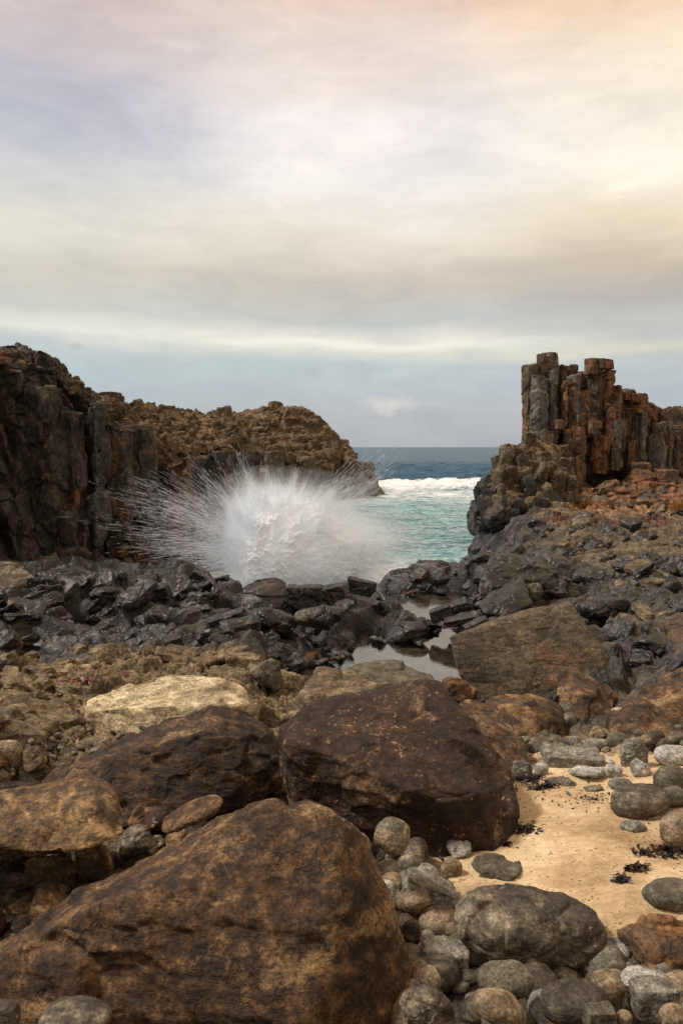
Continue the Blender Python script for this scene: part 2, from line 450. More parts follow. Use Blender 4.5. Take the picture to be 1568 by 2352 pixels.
# ------------------------------------------------------------------ materials
def rockmat(name, dark, mid, light, rough=0.75, scale=1.0, patch=None, patch_amt=0.5, patch_scale=1.2, speck=None, speck_amt=0.0, crack=0.6, crack_scale=1.4,
            bump=0.7, attr=False, spec=0.35, stretch=(1, 1, 1), veins=None):
    m = bpy.data.materials.new(name); m.use_nodes = True
    T = NT(m.node_tree); T.n.clear()
    pos = T.new('ShaderNodeNewGeometry').outputs['Position']
    pos = T.vmul(pos, stretch)
    nA = T.noise(pos, 1.1 * scale, 8, 0.62, 0.3)
    nB = T.noise(pos, 5.5 * scale, 8, 0.65)
    nC = T.noise(pos, 24 * scale, 5, 0.7)
    base = T.ramp(T.math('ADD', T.math('MULTIPLY', nA, 0.38), T.math('MULTIPLY', nB, 0.62)), [(0.40, dark), (0.50, mid), (0.595, light)])
    if attr:
        at = T.new('ShaderNodeAttribute'); at.attribute_name = 'col'
        base = T.mix(1.0, base, at.outputs['Color'], 'MULTIPLY')
        wet = at.outputs['Alpha']
    if patch is not None:
        pm = T.mapr(T.math('ADD', T.noise(pos, patch_scale * scale, 7, 0.62, 0.6), T.math('MULTIPLY', nC, 0.10)), 0.62 - 0.12 * patch_amt, 0.70 - 0.12 * patch_amt)
        base = T.mix(T.math('MULTIPLY', pm, 0.85), base, patch)
    if veins is not None:
        vv = T.mapr(T.math('ABSOLUTE', T.math('SUBTRACT', T.noise(pos, 1.7 * scale, 5, 0.6, 1.2), 0.5)), 0.0, 0.014, 1, 0)
        base = T.mix(T.math('MULTIPLY', vv, 0.5), base, veins)
    if speck is not None and speck_amt > 0:
        spn = T.math('ADD', T.noise(T.vadd(pos, (3, 7, 1)), 13 * scale, 4, 0.6, .4), T.math('MULTIPLY', T.math('SUBTRACT', nA, .5), .45))
        sm = T.mapr(spn, .70 - .08 * speck_amt, .75 - .08 * speck_amt)
        base = T.mix(T.math('MULTIPLY', sm, 0.8), base, speck)
    nS = T.noise(T.vmul(T.vadd(pos, T.vmul(pos, (.0, .0, .0))), (1.2, 1.2, 5.0)), 3.2 * scale, 6, 0.7, 0.5)
    base = T.mix(1.0, base, T.ramp(nS, [(0.36, (.60, .58, .56)), (0.64, (1.38, 1.36, 1.32))]), 'MULTIPLY')
    base = T.mix(1.0, base, T.ramp(nC, [(0.36, (.48,) * 3), (0.64, (1.52,) * 3)]), 'MULTIPLY')
    wpos = T.vadd(pos, T.vmul(T.noise(pos, 1.6 * scale, 6, 0.65, out=1), (0.7 / scale,) * 3))
    vd = T.voro(T.vmul(wpos, (1, 1, 1.0)), crack_scale * scale, 'DISTANCE_TO_EDGE')
    cm = T.mapr(T.noise(pos, 0.9 * scale, 3, .5), 0.46, 0.60)
    ck = T.math('MULTIPLY', T.mapr(vd, 0.0, 0.028, 1, 0, True), cm)
    vd2 = T.voro(wpos, crack_scale * 3.3 * scale, 'DISTANCE_TO_EDGE')
    cm2 = T.mapr(T.noise(T.vadd(pos, (5.1, 2.2, 9.3)), 1.6 * scale, 3, .5), 0.5, 0.62)
    ck2 = T.math('MULTIPLY', T.mapr(vd2, 0.0, 0.035, 1, 0, True), cm2)
    ckk = T.math('MAXIMUM', ck, T.math('MULTIPLY', ck2, 0.7))
    base = T.mix(T.math('MULTIPLY', ckk, crack), base, (0.012, 0.009, 0.007))
    hgt = T.math('ADD', T.math('MULTIPLY', nB, 0.5), T.math('ADD', T.math('MULTIPLY', nC, 0.30), T.math('MULTIPLY', nS, 0.45)))
    hgt = T.math('SUBTRACT', hgt, T.math('MULTIPLY', ckk, 0.35 * crack))
    bn = T.new('ShaderNodeBump'); bn.inputs['Strength'].default_value = bump; bn.inputs['Distance'].default_value = 0.10 / scale
    T.put(bn.inputs['Height'], hgt)
    b = T.new('ShaderNodeBsdfPrincipled')
    T.put(b.inputs['Base Color'], base)
    if attr:
        T.put(b.inputs['Roughness'], T.math('SUBTRACT', rough, T.math('MULTIPLY', wet, T.mapr(nB, .35, .65, rough - .20, rough - .36))))
        T.put(b.inputs['Specular IOR Level'], T.math('ADD', spec * .6, T.math('MULTIPLY', wet, 0.35)))
    else:
        T.put(b.inputs['Roughness'], T.mapr(nB, 0.3, 0.7, rough - 0.12, min(1, rough + 0.1)))
        b.inputs['Specular IOR Level'].default_value = spec
    T.l.new(bn.outputs[0], b.inputs['Normal'])
    o = T.new('ShaderNodeOutputMaterial'); T.l.new(b.outputs[0], o.inputs[0])
    return m
M = {}
M['brown']   = rockmat('brown_boulder_rock', (.019, .0105, .006), (.074, .040, .0185), (.19, .112, .052), patch=(.26, .165, .078), patch_amt=.25, speck=(.035, .022, .014), speck_amt=.9, crack_scale=1.3, scale=1.6)
M['dark']    = rockmat('dark_rust_rock', (.013, .007, .005), (.034, .017, .010), (.070, .036, .020), patch=(.20, .125, .065), patch_amt=-.2, speck=(.32, .21, .115), speck_amt=.95, scale=1.5, crack_scale=1.1)
M['lit']     = rockmat('ochre_boulder_rock', (.060, .036, .018), (.200, .125, .058), (.40, .275, .140), patch=(.05, .03, .018), patch_amt=.5, scale=1.6, crack_scale=1.5)
M['cream']   = rockmat('cream_boulder_rock', (.24, .19, .11), (.46, .375, .235), (.64, .54, .37), patch=(.16, .12, .07), patch_amt=.15, scale=1.3, crack=.5)
M['tan']     = rockmat('tan_shore_rock', (.065, .048, .028), (.155, .115, .066), (.27, .205, .125), patch=(.08, .055, .035), patch_amt=.35, scale=1.2)
M['slabm']   = rockmat('speckled_slab_rock', (.045, .036, .025), (.100, .079, .053), (.165, .127, .082), patch=(.13, .075, .040), patch_amt=.35, speck=(.34, .29, .20), speck_amt=.45, scale=1.2, crack_scale=.7)
M['grey']    = rockmat('grey_cobble_rock', (.085, .080, .066), (.165, .155, .128), (.28, .265, .225), patch=(.10, .09, .07), patch_amt=.2, scale=2.6, crack=.35, bump=.25, veins=(.38, .35, .30))
M['pale']    = rockmat('pale_cobble_rock', (.20, .20, .185), (.32, .315, .29), (.44, .43, .39), patch=(.12, .11, .09), patch_amt=.2, scale=2.6, crack=.35, bump=.25)
M['olive']   = rockmat('olive_cobble_rock', (.055, .050, .035), (.105, .094, .066), (.17, .15, .105), scale=2.4, crack=.25, bump=.22, patch=(.07, .055, .04), patch_amt=.35)
M['sandy']   = rockmat('sandy_cobble_rock', (.10, .075, .045), (.20, .15, .092), (.30, .235, .15), scale=2.4, crack=.2, bump=.25, patch=(.14, .10, .06), patch_amt=.2)
M['mottle']  = rockmat('mottled_boulder_rock', (.035, .030, .022), (.110, .092, .064), (.25, .21, .15), scale=2.2, crack=.55, crack_scale=1.1, bump=.4, patch=(.045, .035, .026), patch_amt=.75, patch_scale=1.0, speck=(.36, .31, .22), speck_amt=.2)
M['orange']  = rockmat('orange_boulder_rock', (.050, .024, .010), (.15, .075, .030), (.28, .15, .062), scale=1.8, patch=(.09, .06, .04), patch_amt=.5)
M['black']   = rockmat('wet_black_rock', (.004, .004, .004), (.009, .0087, .0083), (.024, .0225, .020), rough=.46, spec=.5, bump=.3, scale=1.5, crack=.6, patch=(.07, .05, .032), patch_amt=.15)
M['s_brown'] = rockmat('stack_brown_rock', (.040, .030, .022), (.10, .072, .048), (.17, .125, .082), scale=.55, patch=(.26, .115, .045), patch_amt=.30, stretch=(1, 1, .35), crack_scale=1.3)
M['s_grey']  = rockmat('stack_grey_rock', (.055, .050, .044), (.115, .105, .090), (.19, .175, .15), scale=.6, patch=(.17, .10, .055), patch_amt=.25, stretch=(1, 1, .4), crack_scale=1.3)
M['s_orange']= rockmat('stack_orange_rock', (.085, .038, .016), (.20, .088, .036), (.30, .145, .062), scale=.7, patch=(.07, .045, .03), patch_amt=.45, stretch=(1, 1, .5), crack_scale=1.3)
M['s_rust']  = rockmat('stack_rust_rock', (.060, .034, .019), (.155, .080, .040), (.26, .14, .07), scale=.6, patch=(.08, .06, .045), patch_amt=.45, stretch=(1, 1, .45), crack_scale=1.3)
M['s_tan']   = rockmat('stack_tan_rock', (.045, .033, .020), (.115, .086, .050), (.21, .162, .098), scale=.8, patch=(.045, .034, .024), patch_amt=.4, crack_scale=1.4)
M['headland']= rockmat('headland_rock', (.055, .038, .021), (.125, .086, .046), (.20, .145, .082), scale=.45, patch=(.06, .045, .03), patch_amt=.3, crack_scale=1.6, attr=True)
M['cliff']   = rockmat('cliff_rock', (.45,) * 3, (.95,) * 3, (1.6,) * 3, scale=.7, stretch=(1, 1, .5), attr=True, crack_scale=1.2, crack=.7, rough=.75)
M['ground']  = rockmat('shore_rock', (.50,) * 3, (.95,) * 3, (1.5,) * 3, scale=1.1, attr=True, crack=.75, crack_scale=1.5, rough=.80, bump=.6)

M['c_dark']  = rockmat('cliff_dark_rock', (.016, .0145, .013), (.044, .038, .031), (.090, .078, .062), scale=1.1, patch=(.13, .058, .024), patch_amt=.15, stretch=(1, 1, .65), crack_scale=1.1, spec=.3)
M['c_grey']  = rockmat('cliff_grey_rock', (.024, .024, .023), (.060, .059, .054), (.115, .112, .102), scale=1.1, patch=(.03, .026, .02), patch_amt=.4, stretch=(1, 1, .65), crack_scale=1.1, spec=.3)
M['c_rust']  = rockmat('cliff_rust_rock', (.035, .018, .010), (.090, .045, .020), (.16, .085, .038), scale=1.1, patch=(.04, .035, .03), patch_amt=.6, stretch=(1, 1, .65), crack_scale=1.1, spec=.3)
M['h_rock']  = rockmat('headland_block_rock', (.045, .032, .018), (.115, .080, .043), (.20, .145, .082), scale=.7, patch=(.06, .045, .03), patch_amt=.3)
M['ridge']   = rockmat('ridge_boulder_rock', (.011, .0065, .0045), (.040, .022, .0115), (.115, .068, .034), patch=(.24, .155, .080), patch_amt=.05, crack_scale=1.3, scale=1.5, speck=(.20, .13, .07), speck_amt=.3)
# ------------------------------------------------------------------ shore terrain
def sstep(x, a, b):
    t = np.clip((x - a) / (b - a), 0, 1)
    return t * t * (3 - 2 * t)
def in_pic(x, y, z):
    """where a place of the world stands in the photograph's frame (for laying out the ground's kinds of rock)"""
    return x, y
# kinds of ground laid out on world places: (x, y) centre, radii, weight
def ell(x, y, cx, cy, rx, ry, rot=0):
    c, s = math.cos(rot), math.sin(rot)
    u = ((x - cx) * c + (y - cy) * s) / rx; v = (-(x - cx) * s + (y - cy) * c) / ry
    return np.sqrt(u * u + v * v)
NR_ = 1250
az_ = np.radians(np.concatenate([np.linspace(-180, -50, 70)[:-1], np.linspace(-50, -26, 90)[:-1], np.linspace(-26, 26, 800), np.linspace(26, 50, 90)[1:], np.linspace(50, 180, 70)[1:]]))
NA_ = len(az_)
rr_ = np.exp(np.linspace(math.log(0.9), math.log(110), NR_))
AA, RR = np.meshgrid(az_, rr_, indexing='ij')
gx = (np.sin(AA) * RR).ravel(); gy = (np.cos(AA) * RR).ravel()
gz = zbase(gx, gy)
_a = np.abs(AA.ravel()); _k = np.clip((_a - .95) / .8, 0, 1); gz = gz * (1 - _k) + 1.9 * _k
nf = fbm(np.stack([gx * .5, gy * .5, gx * 0], 1), 4, 5)
pw = POOLZ
# pools cut a little below their water
pool_px = [[(640, 1548), (690, 1532), (760, 1518), (800, 1482), (860, 1468), (960, 1474), (1000, 1455), (985, 1430), (1050, 1440), (1060, 1480), (1085, 1570), (1040, 1612), (900, 1600), (700, 1604), (650, 1575)],
    [(868, 1390), (900, 1370), (960, 1360), (1000, 1354), (1085, 1366), (1105, 1390), (1062, 1414), (1005, 1428), (985, 1446), (950, 1420), (900, 1408)],
    [(0, 1483), (60, 1478), (130, 1490), (128, 1520), (60, 1537), (45, 1547), (0, 1532), (-160, 1532), (-160, 1483)],
    [(155, 1426), (245, 1426), (240, 1447), (165, 1447)], [(513, 1430), (562, 1430), (567, 1457), (520, 1452)], [(630, 1464), (705, 1460), (705, 1482), (640, 1484)], [(828, 1450), (880, 1446), (862, 1464), (835, 1468)]]
pool_w = [np.array([G(c_, r_, pw)[:2] for c_, r_ in pg]) for pg in pool_px]
def pool_sd(x, y):
    x = np.atleast_1d(x); y = np.atleast_1d(y); best = np.full(len(x), 9.0); idx = np.where((y > 10) & (y < 26))[0]; X_, Y2 = x[idx], y[idx]
    for pg in pool_w:
        d = np.full(len(idx), 9.0); ins = np.zeros(len(idx), bool)
        for i in range(len(pg)):
            ax, ay = pg[i]; bx, by = pg[(i + 1) % len(pg)]; ex, ey = bx - ax, by - ay
            t = np.clip(((X_ - ax) * ex + (Y2 - ay) * ey) / (ex * ex + ey * ey), 0, 1)
            d = np.minimum(d, np.hypot(X_ - ax - t * ex, Y2 - ay - t * ey))
            if abs(ey) > 1e-9: ins ^= ((ay > Y2) != (by > Y2)) & (X_ < ex * (Y2 - ay) / ey + ax)
        best[idx] = np.minimum(best[idx], np.where(ins, -d, d))
    return best
pm = pool_sd(gx, gy) + .16 * nf + .10 * fbm(np.stack([gx * 2.2, gy * 2.2, gx * 0], 1), 3, 55)
pool_in = 1 - sstep(pm, -.10, .38)
# kinds
near = 1 - sstep(gy, 8.0, 9.5)
behind_ = _k > .3
rightdry = sstep(gx - (.6 + .235 * gy) + 1.8 * nf, 0.0, 1.6) * sstep(gy, 9, 11)
far_r = sstep(gy, 27, 33) * sstep(gx, 2.5, 6.0) * sstep(gx - 0.24 * gy + 2.5 * nf, -.8, 1.2)
rightdry = np.clip(rightdry * (1 - .92 * sstep(gy, 10, 11.5) * (1 - sstep(gy, 20, 23)) * sstep(.3 + nf, -.3, .2)), 0, 1)
tanleft = (1 - sstep(gy + 1.2 * nf - .04 * np.abs(gx), 13.2, 14.2)) * (1 - sstep(gx, -.8, .3))
dry = np.clip(np.maximum.reduce([near, rightdry, far_r, tanleft]), 0, 1)
black = 1 - dry
pp = np.stack([gx, gy, gx * 0], 1)
# strike direction of the broken beds
def rot2(p, a, sx_, sy_):
    c, s = math.cos(a), math.sin(a)
    return np.stack([(p[:, 0] * c + p[:, 1] * s) * sx_, (-p[:, 0] * s + p[:, 1] * c) * sy_, p[:, 2]], 1)
wob = np.stack([fbm(pp * .7, 2, 8), fbm(pp * .7 + 50, 2, 9), gx * 0], 1) * .5
q1 = rot2(pp + wob, .35, 1 / 1.5, 1 / .9); q2 = rot2(pp + wob * .7, .25, 1 / .62, 1 / .40); q3 = rot2(pp + wob * .4, .5, 1 / .24, 1 / .17)
s1, r1, e1 = slab(q1, 21, .8, .10, True, .08)
s2, r2, e2 = slab(q2, 22, .9, .12, True, .10)
s3, r3, e3 = slab(q3, 23, .9, .14, True, .14)
q4 = rot2(pp + wob * .3, .5, 1 / .09, 1 / .07); s4, r4, e4 = slab(q4, 24, .9, .14, True, .3)
d1, dr1, de1 = pile(rot2(pp + wob, .5, 1 / .95, 1 / .75), 121, .35, True); d2, dr2, de2 = pile(rot2(pp + wob * .8, .2, 1 / .36, 1 / .30), 122, .4, True); d3, dr3, de3 = pile(rot2(pp + wob * .5, .6, 1 / .15, 1 / .12), 123, .4, True)
ampf = sstep(gy, 4, 9)
f3_ = 1 - sstep(gy, 13, 24); f2_ = 1 - sstep(gy, 32, 48); f4_ = 1 - sstep(gy, 5, 10)
hb = .40 * s1 + .22 * s2 * f2_ + .12 * s3 * f3_ + .03 * s4 * f4_
hd = .24 * d1 * (1 + .6 * far_r) + .17 * d2 * (1 + .8 * far_r) * f2_ + .05 * d3 * f3_ + .02 * s4 * f4_
hd = hd * (.35 + .65 * ampf)
h = gz + (hb * black + hd * dry) * (1 - .6 * pool_in) + .12 * nf * ampf
h = h * (1 - pool_in) + np.minimum(h, pw - .10 + .05 * nf + .08 * s2) * pool_in
h2 = h.reshape(NA_, NR_).copy()
hs = h2.copy(); hs[1:-1] = .2 * h2[:-2] + .6 * h2[1:-1] + .2 * h2[2:]; h2 = hs.copy(); hs[:, 1:-1] = .1 * h2[:, :-2] + .8 * h2[:, 1:-1] + .1 * h2[:, 2:]
h = hs.ravel()
lowpool = (gy > 9) & (gy < 25) & (pool_in < .02) & (gx > -9) & (gx < 6)
h = np.where(lowpool & (gz > .9), np.maximum(h, pw + .03), h)
# sand patch: smooth and a little raised between the boulders
sand_c = G(1370, 1900, 2.0)
sandm = 1 - sstep(ell(gx, gy, sand_c[0] + .1, sand_c[1] + .1, 1.75, 1.75, 0) + .25 * nf, .8, 1.15)
h = h * (1 - sandm) + (gz - .02) * sandm
GH = h.copy()
# colours
C = lambda r, g, b: np.array([r, g, b], float)
def mixc(a, b, t): return a * (1 - t[:, None]) + b * t[:, None]
base = np.tile(C(.0105, .0102, .0098), (len(gx), 1))
base = mixc(base, np.tile(C(.028, .021, .014), (len(gx), 1)), sstep(nf + .5 * (r1 - .5), .15, .5))
tanc = mixc(np.tile(C(.115, .086, .050), (len(gx), 1)), np.tile(C(.22, .170, .104), (len(gx), 1)), np.where(de2 > 0, dr2, 0))
tanc = mixc(tanc, np.tile(C(.10, .075, .05), (len(gx), 1)), sstep(nf - r1 * .3, .1, .4) * .7)
base = mixc(base, tanc, dry * (1 - .35 * rightdry))
orng = sstep(gy, 33, 42) * sstep(gx - .27 * gy + 2 * nf, -1, 3)
base = mixc(base, mixc(np.tile(C(.22, .115, .050), (len(gx), 1)), np.tile(C(.33, .18, .08), (len(gx), 1)), r3), orng * dry)
nearg = mixc(np.tile(C(.045, .034, .024), (len(gx), 1)), np.tile(C(.10, .08, .055), (len(gx), 1)), r3)
base = mixc(base, nearg, near * (1 - .5 * sstep(gy, 6.5, 8.5)))
# pool beds: pale sand under the larger pool, brown algae in the left one
bed = mixc(np.tile(C(.52, .43, .34), (len(gx), 1)), np.tile(C(.13, .080, .028), (len(gx), 1)), np.clip(sstep(-gx, 1.5, 3.0) + .2 * sstep(nf, .1, .5), 0, 1))
base = mixc(base, bed, pool_in * (h < pw - .02) * sstep(-pm, -.05, .12))
# rusty and ochre algae rims, red weed patch by the stack
rim = np.exp(-((h - pw - .05) / .05) ** 2) * sstep(pm, -.2, .05) * (pm < .7)
base = mixc(base, np.tile(C(.20, .10, .03), (len(gx), 1)), rim * .45 * (nf > .1))
wc = G(1400, 1221, 1.5)
weed = 1 - sstep(ell(gx, gy, wc[0], wc[1], 3.3, 1.3) + .9 * fbm(pp * 1.5, 4, 77), .7, 1.1)
base = mixc(base, np.tile(C(.085, .020, .010), (len(gx), 1)), weed * .85 * (r3 > .25))
wet = black * (1 - pool_in) * .9 + .25 * rightdry
base = mixc(base, np.tile(C(.50, .37, .23), (len(gx), 1)), sandm)
base = np.clip(base, 0, 1) / .95
gF = grid_faces(NA_, NR_)
ground = mesh_from('ground', np.stack([gx, gy, h], 1), gF[:, ::-1], M['ground'], smooth=False, col=base, wet=wet)
tag(ground, kind='structure')
_lr = np.log(rr_)
def gh(x, y):
    """height of the finished ground at a place"""
    a = np.interp(math.atan2(x, y), az_, np.arange(NA_)); r = (math.log(max(.91, math.hypot(x, y))) - _lr[0]) / (_lr[-1] - _lr[0]) * (NR_ - 1)
    a = int(min(max(a, 0), NA_ - 1)); r = int(min(max(r, 0), NR_ - 1))
    return GH[a * NR_ + r]

# ------------------------------------------------------------------ sand
nsx, nsy = 260, 260
sxv, syv = np.meshgrid(np.linspace(sand_c[0] - 2.3, sand_c[0] + 3.4, nsx), np.linspace(sand_c[1] - 2.1, sand_c[1] + 2.6, nsy), indexing='ij')
sxv = sxv.ravel(); syv = syv.ravel()
sp_ = np.stack([sxv, syv, sxv * 0], 1)
sh = zbase(sxv, syv) + .035 + .030 * fbm(sp_ * 1.4, 3, 3) + .010 * fbm(sp_ * 7, 3, 4)
edge = ell(sxv, syv, sand_c[0] + .1, sand_c[1] + .1, 2.0, 2.0) + .25 * fbm(sp_ * 1.2, 3, 6)
sh -= .35 * sstep(edge, .75, 1.05)
ms = bpy.data.materials.new('beach_sand'); ms.use_nodes = True
T = NT(ms.node_tree); T.n.clear()
pos = T.new('ShaderNodeNewGeometry').outputs['Position']
n1 = T.noise(pos, 1.3, 6, .6, .4); n2 = T.noise(pos, 16, 6, .75); n3 = T.noise(T.vmul(pos, (1, 2.2, 1)), 7, 6, .7); ng = T.noise(pos, 130, 3, .8)
cb = T.ramp(T.math('ADD', T.math('MULTIPLY', n1, .6), T.math('MULTIPLY', n3, .4)), [(.38, (.34, .23, .125)), (.5, (.58, .425, .25)), (.62, (.80, .64, .42))])
cb = T.mix(1.0, cb, T.ramp(ng, [(.3, (.62,) * 3), (.7, (1.32,) * 3)]), 'MULTIPLY')
spk = T.mapr(T.math('SUBTRACT', T.voro(T.vmul(pos, (1, 1.6, 1)), 24), T.math('MULTIPLY', T.math('SUBTRACT', n3, .42), 1.5)), 0.0, .12, 1, 0)
cb = T.mix(T.math('MULTIPLY', spk, .7), cb, (.10, .06, .03))
bn = T.new('ShaderNodeBump'); bn.inputs['Strength'].default_value = .7; bn.inputs['Distance'].default_value = .03
T.put(bn.inputs['Height'], T.math('ADD', T.math('MULTIPLY', n2, .6), T.math('MULTIPLY', ng, .4)))
b = T.new('ShaderNodeBsdfPrincipled'); T.put(b.inputs['Base Color'], cb); b.inputs['Roughness'].default_value = .92; b.inputs['Specular IOR Level'].default_value = .15
T.l.new(bn.outputs[0], b.inputs['Normal'])
T.l.new(b.outputs[0], T.new('ShaderNodeOutputMaterial').inputs[0])
sand = mesh_from('sand', np.stack([sxv, syv, sh], 1), grid_faces(nsx, nsy), ms); tag(sand, kind='structure')

# ------------------------------------------------------------------ tidal pool water
mp = bpy.data.materials.new('pool_water'); mp.use_nodes = True
T = NT(mp.node_tree); T.n.clear()
pos = T.new('ShaderNodeNewGeometry').outputs['Position']
bn = T.new('ShaderNodeBump'); bn.inputs['Strength'].default_value = .06; bn.inputs['Distance'].default_value = .02
T.put(bn.inputs['Height'], T.noise(T.vmul(pos, (1, 1.8, 1)), 4.5, 4, .6))
fr = T.new('ShaderNodeFresnel'); fr.inputs[0].default_value = 1.9; T.l.new(bn.outputs[0], fr.inputs['Normal'])
gl = T.new('ShaderNodeBsdfGlossy'); gl.inputs['Roughness'].default_value = .03; T.l.new(bn.outputs[0], gl.inputs['Normal'])
tr = T.new('ShaderNodeBsdfTransparent'); tr.inputs[0].default_value = (.80, .84, .82, 1)
mx = T.new('ShaderNodeMixShader'); T.put(mx.inputs[0], T.math('MULTIPLY', fr.outputs[0], 1.3, clamp=True)); T.l.new(tr.outputs[0], mx.inputs[1]); T.l.new(gl.outputs[0], mx.inputs[2])
T.l.new(mx.outputs[0], T.new('ShaderNodeOutputMaterial').inputs[0])
px_, py_ = np.meshgrid(np.linspace(-9.5, 5.2, 60), np.linspace(10.2, 25.0, 60), indexing='ij')
# only over the shelf: stops short of the outer sea
V = np.stack([px_.ravel(), py_.ravel(), np.full(3600, pw)], 1)
F = grid_faces(60, 60)
cen = V[F].mean(1); keep = zbase(cen[:, 0], cen[:, 1]) > .35
pool = mesh_from('pool_water', V, F[keep], mp); tag(pool, kind='structure')

# ------------------------------------------------------------------ sea
SA, SR = 620, 900
sa = np.radians(np.linspace(-62, 62, SA)); sr = np.exp(np.linspace(math.log(20.9), math.log(330), SR - 8)); sr = np.concatenate([sr, [420, 600, 1000, 2000, 5000, 12000, 25000, 45000]])
AA, RR = np.meshgrid(sa, sr, indexing='ij')
X = (np.sin(AA) * RR).ravel(); Y_ = (np.cos(AA) * RR).ravel()
fade = 1 - sstep(RR.ravel(), 180, 330)
wp = np.stack([X, Y_, X * 0], 1)
wq = np.stack([X * .10 + Y_ * .02, Y_ * .22, X * 0], 1)
z1 = fbm(wq, 4, 40, .5); z2 = fbm(np.stack([X * .55, Y_ * .95, X * 0], 1), 4, 41, .55)
ridge = 1 - np.abs(vnoise(np.stack([X * .16, Y_ * .38, X * 0], 1), 43)) * 2
offsh = sstep(Y_, 70, 115)
zz = (.42 * z1 + .14 * z2 + .16 * ridge) * fade * (.35 + 1.3 * offsh)
# swell line breaking across the mouth of the cove
brk = np.exp(-((Y_ - 99 - 1.5 * z1) / 5.0) ** 2)
zz += brk * (.55 + .25 * z2) * fade
cove_foam = np.exp(-((Y_ - 84 + .10 * X) / 15.0) ** 2)
mw = bpy.data.materials.new('sea_water'); mw.use_nodes = True
T = NT(mw.node_tree); T.n.clear()
pos = T.new('ShaderNodeNewGeometry').outputs['Position']
px, py, pz = T.sep(pos)
at = T.new('ShaderNodeAttribute'); at.attribute_name = 'col'
ar, ag, ab = T.sep(at.outputs['Color'])      # r: cove, g: foam likelihood, b: wash
f1 = T.noise(T.vmul(pos, (.35, .8, 1)), 1.0, 8, .65, .9)
f2 = T.noise(T.vmul(pos, (.9, 1.9, 1)), 1.3, 8, .68, 1.2)
f3 = T.noise(T.vmul(pos, (.10, .22, 1)), 1.0, 4, .55, .3)
f4 = T.noise(T.vmul(pos, (.06, .16, 1)), 1.0, 6, .6, .5)
deep = T.mix(T.mapr(T.math('ADD', T.math('MULTIPLY', f1, .4), T.math('MULTIPLY', f4, .6)), .40, .60), (.016, .060, .105), (.050, .120, .180))
teal = T.mix(T.mapr(T.math('ADD', T.math('MULTIPLY', f1, .5), T.math('MULTIPLY', f3, .5)), .40, .60), (.008, .100, .118), (.050, .255, .265))
wc_ = T.mix(ar, deep, teal)
foam = T.mapr(T.math('ADD', T.math('ADD', T.math('MULTIPLY', f2, .75), T.math('MULTIPLY', f1, .35)), T.math('MULTIPLY', ag, .45)), .72, .92)
lace = T.mapr(T.math('ABSOLUTE', T.math('SUBTRACT', f2, .5)), 0.0, .05, 1, 0)
lace = T.math('MULTIPLY', lace, T.mapr(f1, .36, .50))
foam = T.math('MAXIMUM', foam, T.math('MULTIPLY', T.math('MULTIPLY', lace, ab), .95), clamp=True)
bn = T.new('ShaderNodeBump'); bn.inputs['Strength'].default_value = .9; bn.inputs['Distance'].default_value = .35
T.put(bn.inputs['Height'], T.math('ADD', f1, T.math('MULTIPLY', f2, .5)))
cw = T.mix(foam, wc_, (.80, .83, .85))
b = T.new('ShaderNodeBsdfPrincipled'); T.put(b.inputs['Base Color'], cw)
T.put(b.inputs['Roughness'], T.mapr(foam, 0, 1, .33, .85)); T.put(b.inputs['Specular IOR Level'], T.mapr(foam, 0, 1, .04, .1))
T.l.new(bn.outputs[0], b.inputs['Normal'])
T.l.new(b.outputs[0], T.new('ShaderNodeOutputMaterial').inputs[0])
cove = 1 - sstep(Y_ + 2.5 * z1 * 3, 84, 104)
shore = np.exp(-np.maximum(zbase(X, Y_) * -1, 0) / .8) * (RR.ravel() < 90)
splash_c = np.array([G(640, 1330, .3)[0], 29.5])
wash = np.exp(-(ell(X, Y_, splash_c[0] + 1.5, splash_c[1] + 1, 4.5, 4.5)) ** 2)
fo = np.clip(.80 * brk + .55 * cove_foam + .45 * shore + .9 * wash + .12 * cove, 0, 1.1) * (1 - sstep(Y_, 100, 108) * .95) + .12 * offsh * (z2 > .25)
ab_ = np.clip(cove * .9 + brk, 0, 1)
seacol = np.stack([cove, fo, ab_], 1)
sea = mesh_from('sea', np.stack([X, Y_, zz], 1), grid_faces(SA, SR)[:, ::-1], mw, col=seacol); tag(sea, kind='structure')

# ------------------------------------------------------------------ the left cliff
# sections: column in the photograph, distance of the foot, rim row, rim distance, skyline row, skyline distance
secs = [(-420, 22.5, 804, 23.5, 784, 27), (-200, 24, 824, 25, 806, 29), (-60, 26, 830, 27, 817, 30), (0, 27, 836, 28, 821, 30.5), (60, 27.6, 839, 28.7, 825, 31), (108, 28.1, 846, 29.2, 833, 31), (150, 28.5, 886, 29.5, 876, 31), (195, 28.8, 919, 30, 908, 32), (222, 29.0, 949, 30.3, 932, 33), (235, 29.2, 979, 30.4, 917, 33), (262, 29.5, 989, 30.8, 920, 34), (290, 29.9, 991, 31.2, 936, 37), (340, 30.4, 1006, 31.6, 942, 41), (400, 31.2, 1036, 32.5, 948, 44), (450, 31.9, 1038, 33.3, 955, 45), (480, 32.4, 1036, 33.8, 970, 43), (510, 33, 1025, 34.4, 978, 41), (535, 33.6, 1015, 35, 978, 39), (552, 34.3, 1005, 35.6, 976, 38), (557, 38, 1005, 38.5, 985, 40), (556, 44, 1005, 44.5, 995, 46), (552, 55, 1010, 56, 1005, 58)]
K = len(secs); NU, NV = 720, 640
foot = np.array([G(c, 1176, 0) and P(c, 1176, y) for c, y, *_ in secs])[:, :2]
rim = np.array([P(c, r, y) for c, _, r, y, _, _ in secs]); sky_ = np.array([P(c, r, y) for c, _, _, _, r, y in secs])
L = np.concatenate([[0], np.cumsum(np.linalg.norm(np.diff(foot, axis=0), axis=1))])
uu = np.linspace(0, L[-1], NU)
